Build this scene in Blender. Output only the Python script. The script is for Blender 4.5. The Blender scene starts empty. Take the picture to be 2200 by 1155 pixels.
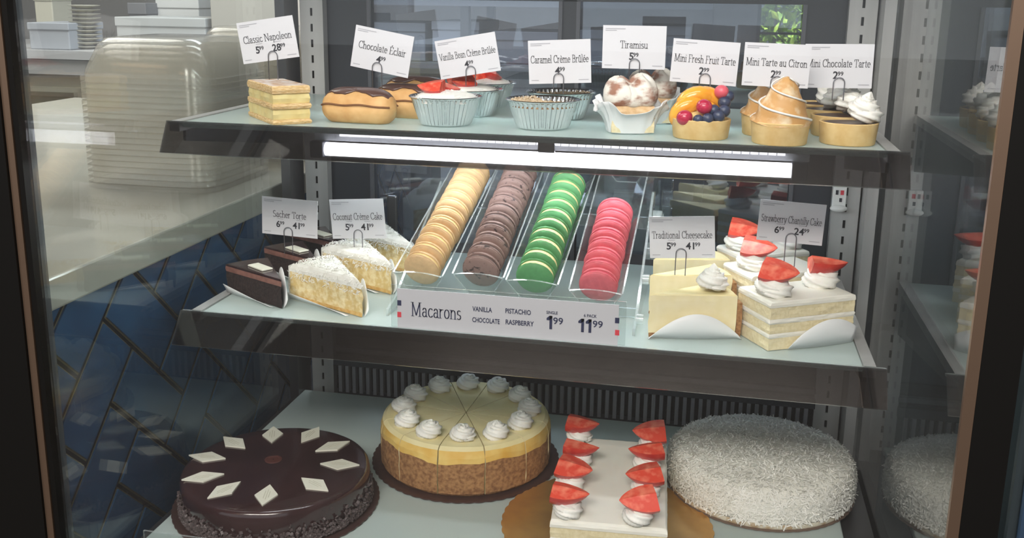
import bpy, math, random
from mathutils import Vector, Matrix
random.seed(7)
pi = math.pi
SC = bpy.context.scene
COL = SC.collection

# ------------------------------------------------------------------ camera
CAM = Vector((0.69198, -1.14240, 0.69139))
YAW, PITCH, ROLL, FPX, PY = 0.20600, 0.22989, 0.01304, 2116.66, 483.70
_f = Vector((-math.sin(YAW) * math.cos(PITCH), math.cos(YAW) * math.cos(PITCH), -math.sin(PITCH)))
_r0 = Vector((math.cos(YAW), math.sin(YAW), 0))
_u0 = _r0.cross(_f)
RT = math.cos(ROLL) * _r0 + math.sin(ROLL) * _u0
UP = -math.sin(ROLL) * _r0 + math.cos(ROLL) * _u0
FW = _f
cd = bpy.data.cameras.new('camera')
cam = bpy.data.objects.new('camera', cd)
COL.objects.link(cam)
cd.sensor_width = 36
cd.lens = FPX * 36 / 2200
cd.shift_y = -(577.5 - PY) / 2200
cd.clip_start, cd.clip_end = 0.02, 60
m3 = Matrix((RT, UP, -FW)).transposed()
cam.matrix_world = Matrix.Translation(CAM) @ m3.to_4x4()
SC.camera = cam

# ------------------------------------------------------------------ world, exposure
SC.view_settings.view_transform = 'Standard'
SC.view_settings.look = 'None'
SC.view_settings.exposure = -0.1
SC.view_settings.gamma = 1.0
SC.view_settings.use_curve_mapping = False
SC.cycles.transparent_max_bounces = 56
w = bpy.data.worlds.new('world')
SC.world = w
w.use_nodes = True
bg = w.node_tree.nodes['Background']
bg.inputs[0].default_value = (0.90, 0.95, 1.0, 1)
bg.inputs[1].default_value = 0.85


def lamp(name, kind, loc, energy, color, size=(1, 1), aim=None):
    d = bpy.data.lights.new(name, kind)
    d.energy, d.color = energy, color
    if kind == 'AREA':
        d.shape = 'RECTANGLE'
        d.size, d.size_y = size
    o = bpy.data.objects.new(name, d)
    COL.objects.link(o)
    o.location = loc
    if aim is not None:
        o.rotation_euler = (Vector(aim) - Vector(loc)).to_track_quat('-Z', 'Y').to_euler()
    return o


LED_STRENGTH = 25.0
TOP_STRENGTH = 21.0
lamp('shop_ceiling_lamp', 'AREA', (0.4, -2.3, 2.0), 86, (1.0, 0.93, 0.85), (1.8, .6), (0.45, 0, .35))  # unseen lamp added, aimed at the case to brighten the card faces
lamp('kitchen_ceiling_lamp', 'AREA', (-1.6, 1.2, 2.0), 42, (1.0, 0.93, 0.84), (1.6, .8), (-1.5, 1.3, 0))
lamp('kitchen_far_ceiling_lamp', 'AREA', (-.3, 1.5, 2.0), 50, (0.9, 0.95, 1.0), (1.0, .6), (-.3, 2.3, 0))
lamp('garden_daylight', 'AREA', (0.95, 3.75, 1.9), 430, (1.0, 0.97, 0.86), (.5, .3), (1.0, 4.1, .5))  # area lamp added above the shrub in place of sunlight


# ------------------------------------------------------------------ picture helpers: a pixel's sight line met with a real plane
def ray(px, py):
    return FW + RT * ((px - 1100) / FPX) - UP * ((py - PY) / FPX)


def at_z(px, py, z):
    d = ray(px, py)
    return CAM + d * ((z - CAM.z) / d.z)


def at_y(px, py, y):
    d = ray(px, py)
    return CAM + d * ((y - CAM.y) / d.y)


# ------------------------------------------------------------------ materials
MATS = {}


def new_mat(name):
    m = bpy.data.materials.new(name)
    m.use_nodes = True
    nt = m.node_tree
    for n in list(nt.nodes):
        nt.nodes.remove(n)
    out = nt.nodes.new('ShaderNodeOutputMaterial')
    return m, nt, out


def L(nt, a, b):
    nt.links.new(a, b)


def noise_color(nt, c1, c2, scale, detail=4, lo=.35, hi=.65, stretch=None, kind='noise'):
    tc = nt.nodes.new('ShaderNodeTexCoord')
    src = tc.outputs['Object']
    if stretch:
        mp = nt.nodes.new('ShaderNodeMapping')
        mp.inputs['Scale'].default_value = stretch
        L(nt, src, mp.inputs[0])
        src = mp.outputs[0]
    if kind == 'noise':
        t = nt.nodes.new('ShaderNodeTexNoise')
        t.inputs['Scale'].default_value = scale
        t.inputs['Detail'].default_value = detail
        o = t.outputs[0]
    else:
        t = nt.nodes.new('ShaderNodeTexVoronoi')
        t.inputs['Scale'].default_value = scale
        o = t.outputs[0]
    L(nt, src, t.inputs[0])
    cr = nt.nodes.new('ShaderNodeValToRGB')
    cr.color_ramp.elements[0].position, cr.color_ramp.elements[1].position = lo, hi
    cr.color_ramp.elements[0].color = (*c1, 1)
    cr.color_ramp.elements[1].color = (*c2, 1)
    L(nt, o, cr.inputs[0])
    return cr.outputs[0], o, src


def mat(name, c, rough=.5, metal=0, c2=None, scale=60, bump=0, bscale=None, lo=.35, hi=.65, coat=0, stretch=None, spec=.5, kind='noise', sss=0, bdist=.001):
    if name in MATS:
        return MATS[name]
    m, nt, out = new_mat(name)
    p = nt.nodes.new('ShaderNodeBsdfPrincipled')
    L(nt, p.outputs[0], out.inputs[0])
    p.inputs['Base Color'].default_value = (*c, 1)
    p.inputs['Roughness'].default_value = rough
    p.inputs['Metallic'].default_value = metal
    p.inputs['Specular IOR Level'].default_value = spec
    if coat:
        p.inputs['Coat Weight'].default_value = coat
        p.inputs['Coat Roughness'].default_value = .08
    if sss:
        p.inputs['Subsurface Weight'].default_value = sss
        p.inputs['Subsurface Radius'].default_value = (.004, .003, .002)
    src = None
    if c2 is not None:
        col, fac, src = noise_color(nt, c, c2, scale, lo=lo, hi=hi, stretch=stretch, kind=kind)
        L(nt, col, p.inputs['Base Color'])
    if bump:
        t = nt.nodes.new('ShaderNodeTexNoise')
        t.inputs['Scale'].default_value = bscale or scale
        t.inputs['Detail'].default_value = 5
        if src is None:
            src = nt.nodes.new('ShaderNodeTexCoord').outputs['Object']
        L(nt, src, t.inputs[0])
        b = nt.nodes.new('ShaderNodeBump')
        b.inputs['Strength'].default_value = bump
        b.inputs['Distance'].default_value = bdist
        L(nt, t.outputs[0], b.inputs['Height'])
        L(nt, b.outputs[0], p.inputs['Normal'])
    MATS[name] = m
    return m


def pane_mat(name, tint, f0=.04, gloss_rough=0.0, haze=0.0, haze_col=(.8, .8, .8), gcol=(1, 1, 1)):
    """clear sheet: see-through, mirror reflection that grows at grazing angles, a little dust"""
    if name in MATS:
        return MATS[name]
    m, nt, out = new_mat(name)
    tr = nt.nodes.new('ShaderNodeBsdfTransparent')
    tr.inputs[0].default_value = (*tint, 1)
    gl = nt.nodes.new('ShaderNodeBsdfGlossy')
    gl.inputs['Color'].default_value = (*gcol, 1)
    gl.inputs['Roughness'].default_value = gloss_rough
    lw = nt.nodes.new('ShaderNodeLayerWeight')
    lw.inputs[0].default_value = .5
    pw = nt.nodes.new('ShaderNodeMath')
    pw.operation = 'POWER'
    pw.inputs[1].default_value = 5
    L(nt, lw.outputs['Facing'], pw.inputs[0])
    ma = nt.nodes.new('ShaderNodeMath')
    ma.operation = 'MULTIPLY_ADD'
    ma.inputs[1].default_value = 1 - f0
    ma.inputs[2].default_value = f0
    L(nt, pw.outputs[0], ma.inputs[0])
    mx = nt.nodes.new('ShaderNodeMixShader')
    L(nt, ma.outputs[0], mx.inputs[0])
    base = tr.outputs[0]
    if haze:
        df = nt.nodes.new('ShaderNodeBsdfDiffuse')
        df.inputs[0].default_value = (*haze_col, 1)
        m2 = nt.nodes.new('ShaderNodeMixShader')
        m2.inputs[0].default_value = haze
        L(nt, tr.outputs[0], m2.inputs[1])
        L(nt, df.outputs[0], m2.inputs[2])
        base = m2.outputs[0]
    L(nt, base, mx.inputs[1])
    L(nt, gl.outputs[0], mx.inputs[2])
    L(nt, mx.outputs[0], out.inputs[0])
    MATS[name] = m
    return m


def emit_mat(name, c, s):
    m, nt, out = new_mat(name)
    e = nt.nodes.new('ShaderNodeEmission')
    e.inputs[0].default_value = (*c, 1)
    e.inputs[1].default_value = s
    L(nt, e.outputs[0], out.inputs[0])
    return m


GLASS = pane_mat('clear_glass', (.93, .955, .95), .04, haze=.004)
FRONTGLASS = pane_mat('front_glass', (.985, .99, .99), .025, haze=.006)
SMOKED = pane_mat('smoked_mirror_glass', (.50, .54, .60), .18, gcol=(.8, .88, .95), haze=.03, haze_col=(.5, .53, .58))
PALESMOKED = pane_mat('pale_mirror_glass', (.80, .84, .90), .16, gcol=(.8, .88, .95), haze=.08, haze_col=(.5, .53, .58))
SMOKEACR = pane_mat('smoked_acrylic', (.42, .41, .42), .12)
ACR = pane_mat('clear_acrylic', (.94, .96, .955), .05, haze=.02)
ACREDGE = pane_mat('acrylic_edge', (.80, .85, .85), .10, gloss_rough=.1, haze=.26, haze_col=(.85, .9, .9))
DOMEPL = pane_mat('clear_plastic', (.97, .965, .95), .05, gloss_rough=.15, haze=.26, haze_col=(.86, .82, .74))
BLACK = mat('black_paint', (.007, .0065, .006), .45, spec=.2)
BRONZE = mat('bronze_metal', (.30, .20, .14), .35, .8)
GREYFRAME = mat('grey_frame', (.10, .105, .12), .35, .3)
DARKBACK = mat('dark_back', (.030, .034, .042), .35)
STEEL = mat('brushed_steel', (.42, .42, .41), .38, .35, c2=(.50, .50, .49), scale=40, stretch=(1, 1, .05))
DARKSTEEL = mat('dark_steel', (.13, .13, .135), .3, .8)
CHROME = mat('chrome', (.75, .76, .78), .12, 1)
def shelf_mat():
    """frosted glass: scatters light on both sides, polished face"""
    m, nt, out = new_mat('frosted_shelf')
    p = nt.nodes.new('ShaderNodeBsdfPrincipled')
    p.inputs['Base Color'].default_value = (.68, .78, .76, 1)
    p.inputs['Roughness'].default_value = .22
    tl_ = nt.nodes.new('ShaderNodeBsdfTranslucent')
    tl_.inputs[0].default_value = (.70, .80, .78, 1)
    mx = nt.nodes.new('ShaderNodeMixShader')
    mx.inputs[0].default_value = .38
    L(nt, p.outputs[0], mx.inputs[1])
    L(nt, tl_.outputs[0], mx.inputs[2])
    L(nt, mx.outputs[0], out.inputs[0])
    return m


SHELF = shelf_mat()
CARD = mat('card', (.70, .70, .735), .6)
INK = mat('ink', (.03, .03, .04), .6)
FAINT = mat('faint_ink', (.42, .42, .46), .6)
NAVY = mat('navy_ink', (.02, .025, .07), .6)
REDINK = mat('red_ink', (.62, .05, .07), .6)
WIRE = mat('wire', (.25, .25, .27), .3, .9)
PAPER = mat('white_paper', (.80, .82, .83), .45)
CREAM = mat('whipped_cream', (.86, .85, .80), .5, sss=.12)
CHOC = mat('dark_glaze', (.030, .013, .014), .16, c2=(.045, .020, .021), scale=18, coat=.5)
CHOCSP = mat('dark_sponge', (.014, .009, .009), .9, c2=(.035, .02, .018), scale=300, bump=1, bscale=260)
CHOCCR = mat('chocolate_cream', (.27, .125, .10), .6, c2=(.20, .09, .07), scale=120, bump=.5)
PLAQUE = mat('white_chocolate', (.78, .77, .66), .4)
PLAQUEINK = mat('plaque_print', (.55, .53, .42), .5)
COCO = mat('coconut', (.86, .85, .80), .75, c2=(.78, .77, .71), scale=90)
YSP = mat('yellow_sponge', (.66, .48, .20), .85, c2=(.82, .70, .42), scale=110, bump=1, bscale=150, lo=.4, hi=.62)
PALESP = mat('pale_sponge', (.72, .62, .38), .85, c2=(.80, .71, .48), scale=220, bump=.9, bscale=220)
CUSTARD = mat('custard', (.80, .68, .32), .5, c2=(.74, .58, .24), scale=70, bump=.4)
PASTRY = mat('puff_pastry', (.62, .38, .14), .7, c2=(.82, .62, .34), scale=160, bump=1, bscale=200, stretch=(1, 1, 4))
DUST = mat('sugared_top', (.58, .38, .24), .6, c2=(.80, .74, .70), scale=60, lo=.42, hi=.58)
ICINGW = mat('white_icing', (.84, .82, .74), .45, sss=.08)
CHEESE = mat('cheesecake', (.80, .70, .42), .5, c2=(.84, .75, .50), scale=60, bump=.25, sss=.05)
CHEESETOP = mat('cheesecake_top', (.80, .69, .36), .42, c2=(.84, .75, .45), scale=25)
CHEESERIM = mat('cheesecake_rim', (.72, .42, .08), .45, c2=(.82, .60, .20), scale=35)
CRUST = mat('crumb_crust', (.22, .10, .04), .9, c2=(.42, .22, .09), scale=190, bump=1, bscale=240)
ECLAIR = mat('choux', (.62, .33, .11), .6, c2=(.76, .47, .20), scale=45, bump=.5, bscale=120)
ECLCHOC = mat('eclair_glaze', (.10, .05, .04), .28, coat=.2)
FOIL = mat('foil', (.72, .74, .75), .16, 1, bump=.4, bscale=200)
TARTSH = mat('tart_shell', (.70, .46, .18), .65, c2=(.80, .58, .27), scale=70, bump=.3, bscale=300)
TARTCHOC = mat('tart_ganache', (.075, .035, .025), .3)
MERINGUE = mat('torched_meringue', (.62, .34, .12), .5, c2=(.84, .70, .48), scale=55, lo=.5, hi=.72)
FLESH = mat('strawberry_flesh', (.70, .06, .03), .35, c2=(.86, .24, .15), scale=90, lo=.45, hi=.75)
SKIN = mat('strawberry_skin', (.52, .020, .018), .28, c2=(.66, .05, .03), scale=60, bump=.5, bscale=320, coat=.2)
COCOA = None
GOLD = mat('gold_board', (.72, .42, .14), .30, .75, c2=(.62, .36, .13), scale=30)
BROWNBOARD = mat('dark_board', (.09, .05, .045), .3, .4)
TILE = mat('blue_tile', (.020, .068, .155), .10, c2=(.030, .11, .235), scale=6, coat=.3, bump=.15, bscale=25, bdist=.002)
TILEEDGE = mat('tile_edge', (.28, .23, .13), .3, .5)
GROUT = mat('grout', (.02, .02, .022), .8)
MARBLE = mat('marble', (.44, .43, .37), .12, c2=(.56, .53, .46), scale=5, lo=.3, hi=.75)
WALLP = mat('wall_paint', (.20, .19, .18), .8)
FLOORM = mat('floor', (.09, .08, .072), .6, c2=(.12, .108, .098), scale=8, stretch=(1, .1, 1))
LABELW = mat('white_plastic', (.75, .76, .74), .4)


def cocoa_mat():
    m, nt, out = new_mat('cocoa_dusted_cream')
    p = nt.nodes.new('ShaderNodeBsdfPrincipled')
    L(nt, p.outputs[0], out.inputs[0])
    col, fac, src = noise_color(nt, (.84, .80, .72), (.36, .17, .11), 34, lo=.50, hi=.60, stretch=(1, .4, 1.6))
    L(nt, col, p.inputs['Base Color'])
    p.inputs['Roughness'].default_value = .6
    return m


COCOA = cocoa_mat()


# ------------------------------------------------------------------ mesh helpers
class MB:
    def __init__(s):
        s.v, s.f, s.m, s.mats = [], [], [], []

    def mi(s, m):
        if m not in s.mats:
            s.mats.append(m)
        return s.mats.index(m)

    def add(s, vs, fs, m, M=None):
        b = len(s.v)
        s.v += [tuple(M @ Vector(p)) if M is not None else tuple(p) for p in vs]
        k = s.mi(m)
        for f in fs:
            s.f.append(tuple(b + i for i in f))
            s.m.append(k)
        return s

    def box(s, x0, x1, y0, y1, z0, z1, m, M=None, edge=None):
        vs = [(x, y, z) for z in (z0, z1) for y in (y0, y1) for x in (x0, x1)]
        fs = [(0, 2, 3, 1), (4, 5, 7, 6), (0, 1, 5, 4), (2, 6, 7, 3), (0, 4, 6, 2), (1, 3, 7, 5)]
        s.add(vs, fs, m, M)
        if edge is not None:        # the narrow faces carry the edge material
            d = [x1 - x0, y1 - y0, z1 - z0]
            thin = d.index(min(d))
            ax = [2, 2, 1, 1, 0, 0]
            k = s.mi(edge)
            for i in range(6):
                if ax[i] != thin:
                    s.m[-6 + i] = k
        return s

    def grid(s, rows, m, closed=True, M=None, cap0=False, cap1=False):
        """rows of equally many points"""
        n = len(rows[0])
        vs = [p for r in rows for p in r]
        fs = []
        for i in range(len(rows) - 1):
            for j in range(n if closed else n - 1):
                a, b = i * n + j, i * n + (j + 1) % n
                fs.append((a, b, b + n, a + n))
        if cap0:
            fs.append(tuple(reversed(range(n))))
        if cap1:
            fs.append(tuple(range((len(rows) - 1) * n, len(rows) * n)))
        return s.add(vs, fs, m, M)

    def lathe(s, prof, m, n=48, M=None, cap0=False, cap1=False, rf=None):
        rows = []
        for i, (r, z) in enumerate(prof):
            row = []
            for j in range(n):
                a = 2 * pi * j / n
                k = rf(a, i, r, z) if rf else 1
                row.append((r * k * math.cos(a), r * k * math.sin(a), z))
            rows.append(row)
        return s.grid(rows, m, True, M, cap0, cap1)

    def tube(s, pts, r, m, n=8, M=None, closed=False):
        pts = [Vector(p) for p in pts]
        rows = []
        prev = None
        for i, p in enumerate(pts):
            a = pts[max(i - 1, 0)]
            b = pts[min(i + 1, len(pts) - 1)]
            t = (b - a).normalized()
            if prev is None:
                u = t.orthogonal().normalized()
            else:
                u = (prev - t * prev.dot(t)).normalized()
            prev = u
            v = t.cross(u)
            rr = r[i] if isinstance(r, (list, tuple)) else r
            rows.append([tuple(p + u * rr * math.cos(2 * pi * k / n) + v * rr * math.sin(2 * pi * k / n)) for k in range(n)])
        return s.grid(rows, m, True, M, True, True)

    def blob(s, c, rad, m, nu=16, nv=10, M=None, jit=0):
        rows = []
        for i in range(1, nv):
            th = pi * i / nv
            rows.append([(c[0] + rad[0] * math.sin(th) * math.cos(2 * pi * j / nu) * (1 + random.uniform(-jit, jit)),
                          c[1] + rad[1] * math.sin(th) * math.sin(2 * pi * j / nu) * (1 + random.uniform(-jit, jit)),
                          c[2] - rad[2] * math.cos(th)) for j in range(nu)])
        return s.grid(rows, m, True, M, True, True)

    def mesh(s, name, smooth=None):
        me = bpy.data.meshes.new(name)
        me.from_pydata(s.v, [], s.f)
        for m in s.mats:
            me.materials.append(m)
        me.polygons.foreach_set('material_index', s.m)
        if smooth is not None:
            me.polygons.foreach_set('use_smooth', [True] * len(s.f))
            me.update()
            me.set_sharp_from_angle(angle=math.radians(smooth))
        me.validate()
        me.update()
        return me

    def build(s, name, parent=None, smooth=None, loc=(0, 0, 0), rot=(0, 0, 0), bevel=0, kind=None):
        return link(name, s.mesh(name, smooth), parent, loc, rot, bevel, kind)


def link(name, me, parent=None, loc=(0, 0, 0), rot=(0, 0, 0), bevel=0, kind=None):
    o = bpy.data.objects.new(name, me)
    COL.objects.link(o)
    o.parent = parent
    o.location, o.rotation_euler = loc, rot
    if bevel:
        b = o.modifiers.new('bevel', 'BEVEL')
        b.width, b.segments, b.limit_method = bevel, 2, 'ANGLE'
    if kind:
        o['kind'] = kind
    return o


def tag(o, label, cat, group=None):
    o['label'], o['category'] = label, cat
    if group:
        o['group'] = group
    return o


def thing(name, label, cat, loc=(0, 0, 0), rz=0, group=None):
    o = bpy.data.objects.new(name, None)
    COL.objects.link(o)
    o.empty_display_size = .02
    o.location, o.rotation_euler = loc, (0, 0, rz)
    return tag(o, label, cat, group)


def copy_tree(o, parent=None, loc=None, rz=None, label=None):
    c = o.copy()
    COL.objects.link(c)
    c.parent = parent
    if loc is not None:
        c.location = loc
    if rz is not None:
        c.rotation_euler = (0, 0, rz)
    if label:
        c['label'] = label
    for ch in list(o.children):
        copy_tree(ch, c)
    return c


def structure(o):
    o['kind'] = 'structure'
    return o


def stack(mb, outline, rings, m_top, jit=.0, M=None, caprings=3, dome=0.0, bottom=True):
    """a body of one outline seen from above; rings: (z, inset, material of the band above it)"""
    n = len(outline)
    cx = sum(p[0] for p in outline) / n
    cy = sum(p[1] for p in outline) / n
    mr = sum(math.hypot(p[0] - cx, p[1] - cy) for p in outline) / n

    def row(z, ins, j):
        k = 1 - ins / mr
        out = []
        for p in outline:
            a, b = random.uniform(-j, j), random.uniform(-j, j)
            out.append((cx + (p[0] - cx) * k + a, cy + (p[1] - cy) * k + b, z + random.uniform(-j, j) * .5))
        return out
    rows = [row(z, i, jit if 0 < k < len(rings) - 1 else jit * .3) for k, (z, i, _) in enumerate(rings)]
    for k in range(len(rows) - 1):
        mb.grid([rows[k], rows[k + 1]], rings[k][2], True, M)
    top = rows[-1]
    zt = rings[-1][0]
    cur = top
    for q in range(1, caprings + 1):
        k = 1 - q / (caprings + .25)
        nx = [(cx + (p[0] - cx) * k, cy + (p[1] - cy) * k, p[2] * k + zt * (1 - k) + dome * (1 - k * k)) for p in top]
        mb.grid([cur, nx], m_top, True, M)
        cur = nx
    mb.add(cur, [tuple(range(n))], m_top, M)
    if bottom:
        mb.add(rows[0], [tuple(reversed(range(n)))], rings[0][2], M)
    return mb


def lerp2(a, b, step):
    n = max(1, int(math.hypot(b[0] - a[0], b[1] - a[1]) / step))
    return [(a[0] + (b[0] - a[0]) * i / n, a[1] + (b[1] - a[1]) * i / n) for i in range(n)]


def rect_outline(w, d, step=.006, r=0):
    c = [(-w / 2, -d / 2), (w / 2, -d / 2), (w / 2, d / 2), (-w / 2, d / 2)]
    o = []
    for i in range(4):
        o += lerp2(c[i], c[(i + 1) % 4], step)
    return o


def wedge_outline(r, ang, step=.006):
    """tip at the origin, first cut along +x, second at +ang"""
    a = lerp2((0, 0), (r, 0), step)
    n = max(3, int(r * ang / step))
    a += [(r * math.cos(ang * i / n), r * math.sin(ang * i / n)) for i in range(n)]
    a += lerp2((r * math.cos(ang), r * math.sin(ang)), (0, 0), step)
    return a


# ------------------------------------------------------------------ lettering: a broad-nib serif hand for the names, the built-in face for figures
def arc(cx, cy, rx, ry, a0, a1, n=9):
    return [(cx + rx * math.cos(math.radians(a0 + (a1 - a0) * i / n)), cy + ry * math.sin(math.radians(a0 + (a1 - a0) * i / n))) for i in range(n + 1)]


def hs(x, y, wd=.17):
    return [(x - wd / 2, y), (x + wd / 2, y)]


GL = {
    'a': (.47, [arc(.22, .32, .13, .14, 165, 0) + [(.35, .06), (.42, .0)], arc(.21, .13, .14, .13, 60, 330)]),
    'b': (.50, [[(.1, .75), (.1, .02)], arc(.25, .23, .17, .23, 150, -150, 12), hs(.06, .75, .12)]),
    'c': (.44, [arc(.25, .23, .18, .23, 45, 320, 12)]),
    'd': (.50, [[(.38, .75), (.38, .0)], arc(.24, .23, .17, .23, 30, 330, 12), hs(.34, .75, .12), hs(.42, 0, .12)]),
    'e': (.46, [[(.09, .25), (.40, .25)], arc(.24, .23, .17, .23, 0, 315, 12)]),
    'h': (.52, [[(.1, .75), (.1, 0)], arc(.26, .28, .15, .17, 165, 0) + [(.41, 0)], hs(.1, 0), hs(.41, 0), hs(.06, .75, .12)]),
    'i': (.23, [[(.11, .46), (.11, 0)], [(.11, .64), (.11, .66)], hs(.11, 0), hs(.07, .46, .12)]),
    'k': (.50, [[(.1, .75), (.1, 0)], [(.40, .46), (.13, .2)], [(.2, .27), (.42, 0)], hs(.1, 0), hs(.42, 0), hs(.06, .75, .12), hs(.38, .46)]),
    'l': (.23, [[(.11, .75), (.11, 0)], hs(.11, 0), hs(.07, .75, .12)]),
    'm': (.78, [[(.1, .46), (.1, 0)], arc(.25, .28, .14, .17, 165, 0) + [(.39, 0)], arc(.53, .28, .14, .17, 165, 0) + [(.67, 0)], hs(.1, 0), hs(.39, 0), hs(.67, 0), hs(.06, .46, .12)]),
    'n': (.52, [[(.1, .46), (.1, 0)], arc(.26, .28, .15, .17, 165, 0) + [(.41, 0)], hs(.1, 0), hs(.41, 0), hs(.06, .46, .12)]),
    'o': (.50, [arc(.25, .23, .18, .23, 0, 360, 16)]),
    'p': (.50, [[(.1, .46), (.1, -.22)], arc(.25, .23, .17, .23, 150, -150, 12), hs(.1, -.22), hs(.06, .46, .12)]),
    'r': (.38, [[(.1, .46), (.1, 0)], arc(.26, .28, .15, .17, 165, 65), hs(.1, 0), hs(.06, .46, .12)]),
    's': (.38, [arc(.2, .345, .12, .115, 40, 250) + arc(.19, .12, .14, .12, 70, -140)]),
    't': (.31, [[(.14, .60), (.14, .1)] + arc(.22, .1, .08, .1, 180, 300, 4), [(.03, .46), (.29, .46)]]),
    'u': (.52, [[(.1, .46), (.1, .16)] + arc(.25, .16, .15, .16, 180, 340), [(.40, .46), (.40, 0)], hs(.06, .46, .12), hs(.36, .46, .12), hs(.44, 0, .12)]),
    'w': (.68, [[(.05, .46), (.19, 0)], [(.19, 0), (.33, .46)], [(.33, .46), (.48, 0)], [(.48, 0), (.61, .46)], hs(.05, .46), hs(.61, .46), hs(.33, .46)]),
    'y': (.48, [[(.06, .46), (.24, 0)], [(.42, .46), (.2, -.14), (.1, -.2)], hs(.06, .46), hs(.42, .46)]),
    'C': (.64, [arc(.36, .36, .29, .36, 45, 318, 14), [(.57, .72), (.57, .52)]]),
    'N': (.72, [[(.12, 0), (.12, .72)], [(.12, .72), (.58, 0)], [(.58, 0), (.58, .72)], hs(.12, 0), hs(.09, .72), hs(.58, .72)]),
    'E': (.58, [[(.13, 0), (.13, .72)], [(.06, .72), (.50, .72), (.50, .58)], [(.13, .37), (.40, .37)], [(.06, 0), (.52, 0), (.52, .16)]]),
    'V': (.66, [[(.06, .72), (.33, 0)], [(.33, 0), (.6, .72)], hs(.06, .72), hs(.6, .72)]),
    'B': (.60, [[(.13, 0), (.13, .72)], [(.06, .72), (.28, .72)] + arc(.28, .55, .18, .17, 90, -90) + [(.13, .38)], arc(.30, .19, .22, .19, 90, -90) + [(.06, 0)]]),
    'T': (.60, [[(.3, 0), (.3, .72)], [(.05, .55), (.05, .72), (.55, .72), (.55, .55)], hs(.3, 0, .22)]),
    'M': (.86, [[(.12, 0), (.12, .72)], [(.12, .72), (.41, .05)], [(.41, .05), (.70, .72)], [(.70, .72), (.70, 0)], hs(.12, 0), hs(.70, 0), hs(.10, .72), hs(.72, .72)]),
    'F': (.56, [[(.13, 0), (.13, .72)], [(.06, .72), (.50, .72), (.50, .56)], [(.13, .37), (.40, .37)], hs(.13, 0, .2)]),
    'S': (.52, [arc(.26, .54, .17, .18, 40, 250) + arc(.25, .19, .2, .19, 70, -150)]),
    '1': (.42, [[(.10, .55), (.27, .70), (.27, .02)]]),
    ' ': (.26, []),
}
GL['è'] = (.46, GL['e'][1] + [[(.18, .68), (.28, .56)]])
GL['é'] = (.46, GL['e'][1] + [[(.22, .56), (.32, .68)]])
GL['û'] = (.52, GL['u'][1] + [[(.14, .56), (.25, .67), (.36, .56)]])
GL['É'] = (.58, GL['E'][1] + [[(.26, .79), (.36, .90)]])


def hull(pts):
    pts = sorted(set(pts))
    if len(pts) < 3:
        return pts

    def half(ps):
        h = []
        for p in ps:
            while len(h) > 1 and (h[-1][0] - h[-2][0]) * (p[1] - h[-2][1]) - (h[-1][1] - h[-2][1]) * (p[0] - h[-2][0]) <= 1e-9:
                h.pop()
            h.append(p)
        return h[:-1]
    return half(pts) + half(pts[::-1])


def serif(mb, text, cx, cz, size, m, width=None, y=-.0004, nib=(.074, .034)):
    adv = sum(GL[c][0] for c in text) * size
    kx = 1.0 if width is None else width / adv
    x = cx - adv * kx / 2
    for c in text:
        a, strokes = GL[c]
        for st in strokes:
            for p, q in zip(st, st[1:]):
                pts = [(round(a_ + dx * nib[0] / 2, 5), round(b_ + dz * nib[1] / 2, 5)) for a_, b_ in (p, q) for dx in (-1, 1) for dz in (-1, 1)]
                h = hull(pts)
                mb.add([(x + u * size * kx, y, cz + v * size) for u, v in h], [tuple(range(len(h)))], m)
        x += a * size * kx


_txt = {}


def sans(mb, text, cx, cz, size, m, bold=0, y=-.0004, align='CENTER', width=None):
    key = (text, bold, align)
    if key not in _txt:
        cu = bpy.data.curves.new('lettering', 'FONT')
        cu.body, cu.size, cu.offset, cu.align_x = text, 1, bold, align
        cu.resolution_u = 3
        o = bpy.data.objects.new('lettering', cu)
        COL.objects.link(o)
        dg = bpy.context.evaluated_depsgraph_get()
        me = bpy.data.meshes.new_from_object(o.evaluated_get(dg))
        _txt[key] = ([tuple(v.co) for v in me.vertices], [tuple(p.vertices) for p in me.polygons])
        bpy.data.objects.remove(o)
        bpy.data.curves.remove(cu)
        bpy.data.meshes.remove(me)
    vs, fs = _txt[key]
    xs = [v[0] for v in vs]
    k = 1 if width is None else width / (max(xs) - min(xs)) / size
    mb.add([(cx + v[0] * size * k, y, cz + v[1] * size) for v in vs], fs, m)
    return (max(xs) - min(xs)) * size * k


# ------------------------------------------------------------------ the room
Z1, Z2 = 0.5266, 0.27156
FLZ = -0.75
structure(MB().box(-14, 14, -26, 4.6, FLZ - .05, FLZ, FLOORM).build('floor'))
structure(MB().box(-4, 3, -4, 3.5, 2.2, 2.25, mat('timber_ceiling', (.13, .105, .09), .5, c2=(.18, .15, .13), scale=3, stretch=(1, .1, 1))).build('ceiling'))
wx0, wx1, wz0, wz1 = 0.83, 1.09, .44, .70
wb = MB()
wb.box(-4, wx0, 3.4, 3.5, FLZ, 2.2, WALLP).box(wx1, 3, 3.4, 3.5, FLZ, 2.2, WALLP)
wb.box(wx0, wx1, 3.4, 3.5, FLZ, wz0, WALLP).box(wx0, wx1, 3.4, 3.5, wz1, 2.2, WALLP)
structure(wb.build('wall_back'))
structure(MB().box(-4.05, -4, -4, 3.5, FLZ, 2.2, WALLP).build('wall_left'))
structure(MB().box(3, 3.05, -4, 3.5, FLZ, 2.2, WALLP).build('wall_right'))
win = thing('window_1', 'small window', 'window', (0, 0, 0))  # window added to stand in for a reflection in the rear pane
for k in ('label', 'category'):
    del win[k]
win['kind'] = 'structure'
fr = MB()
fr.box(wx0, wx0 + .015, 3.39, 3.43, wz0, wz1, BLACK).box(wx1 - .015, wx1, 3.39, 3.43, wz0, wz1, BLACK)
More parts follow.
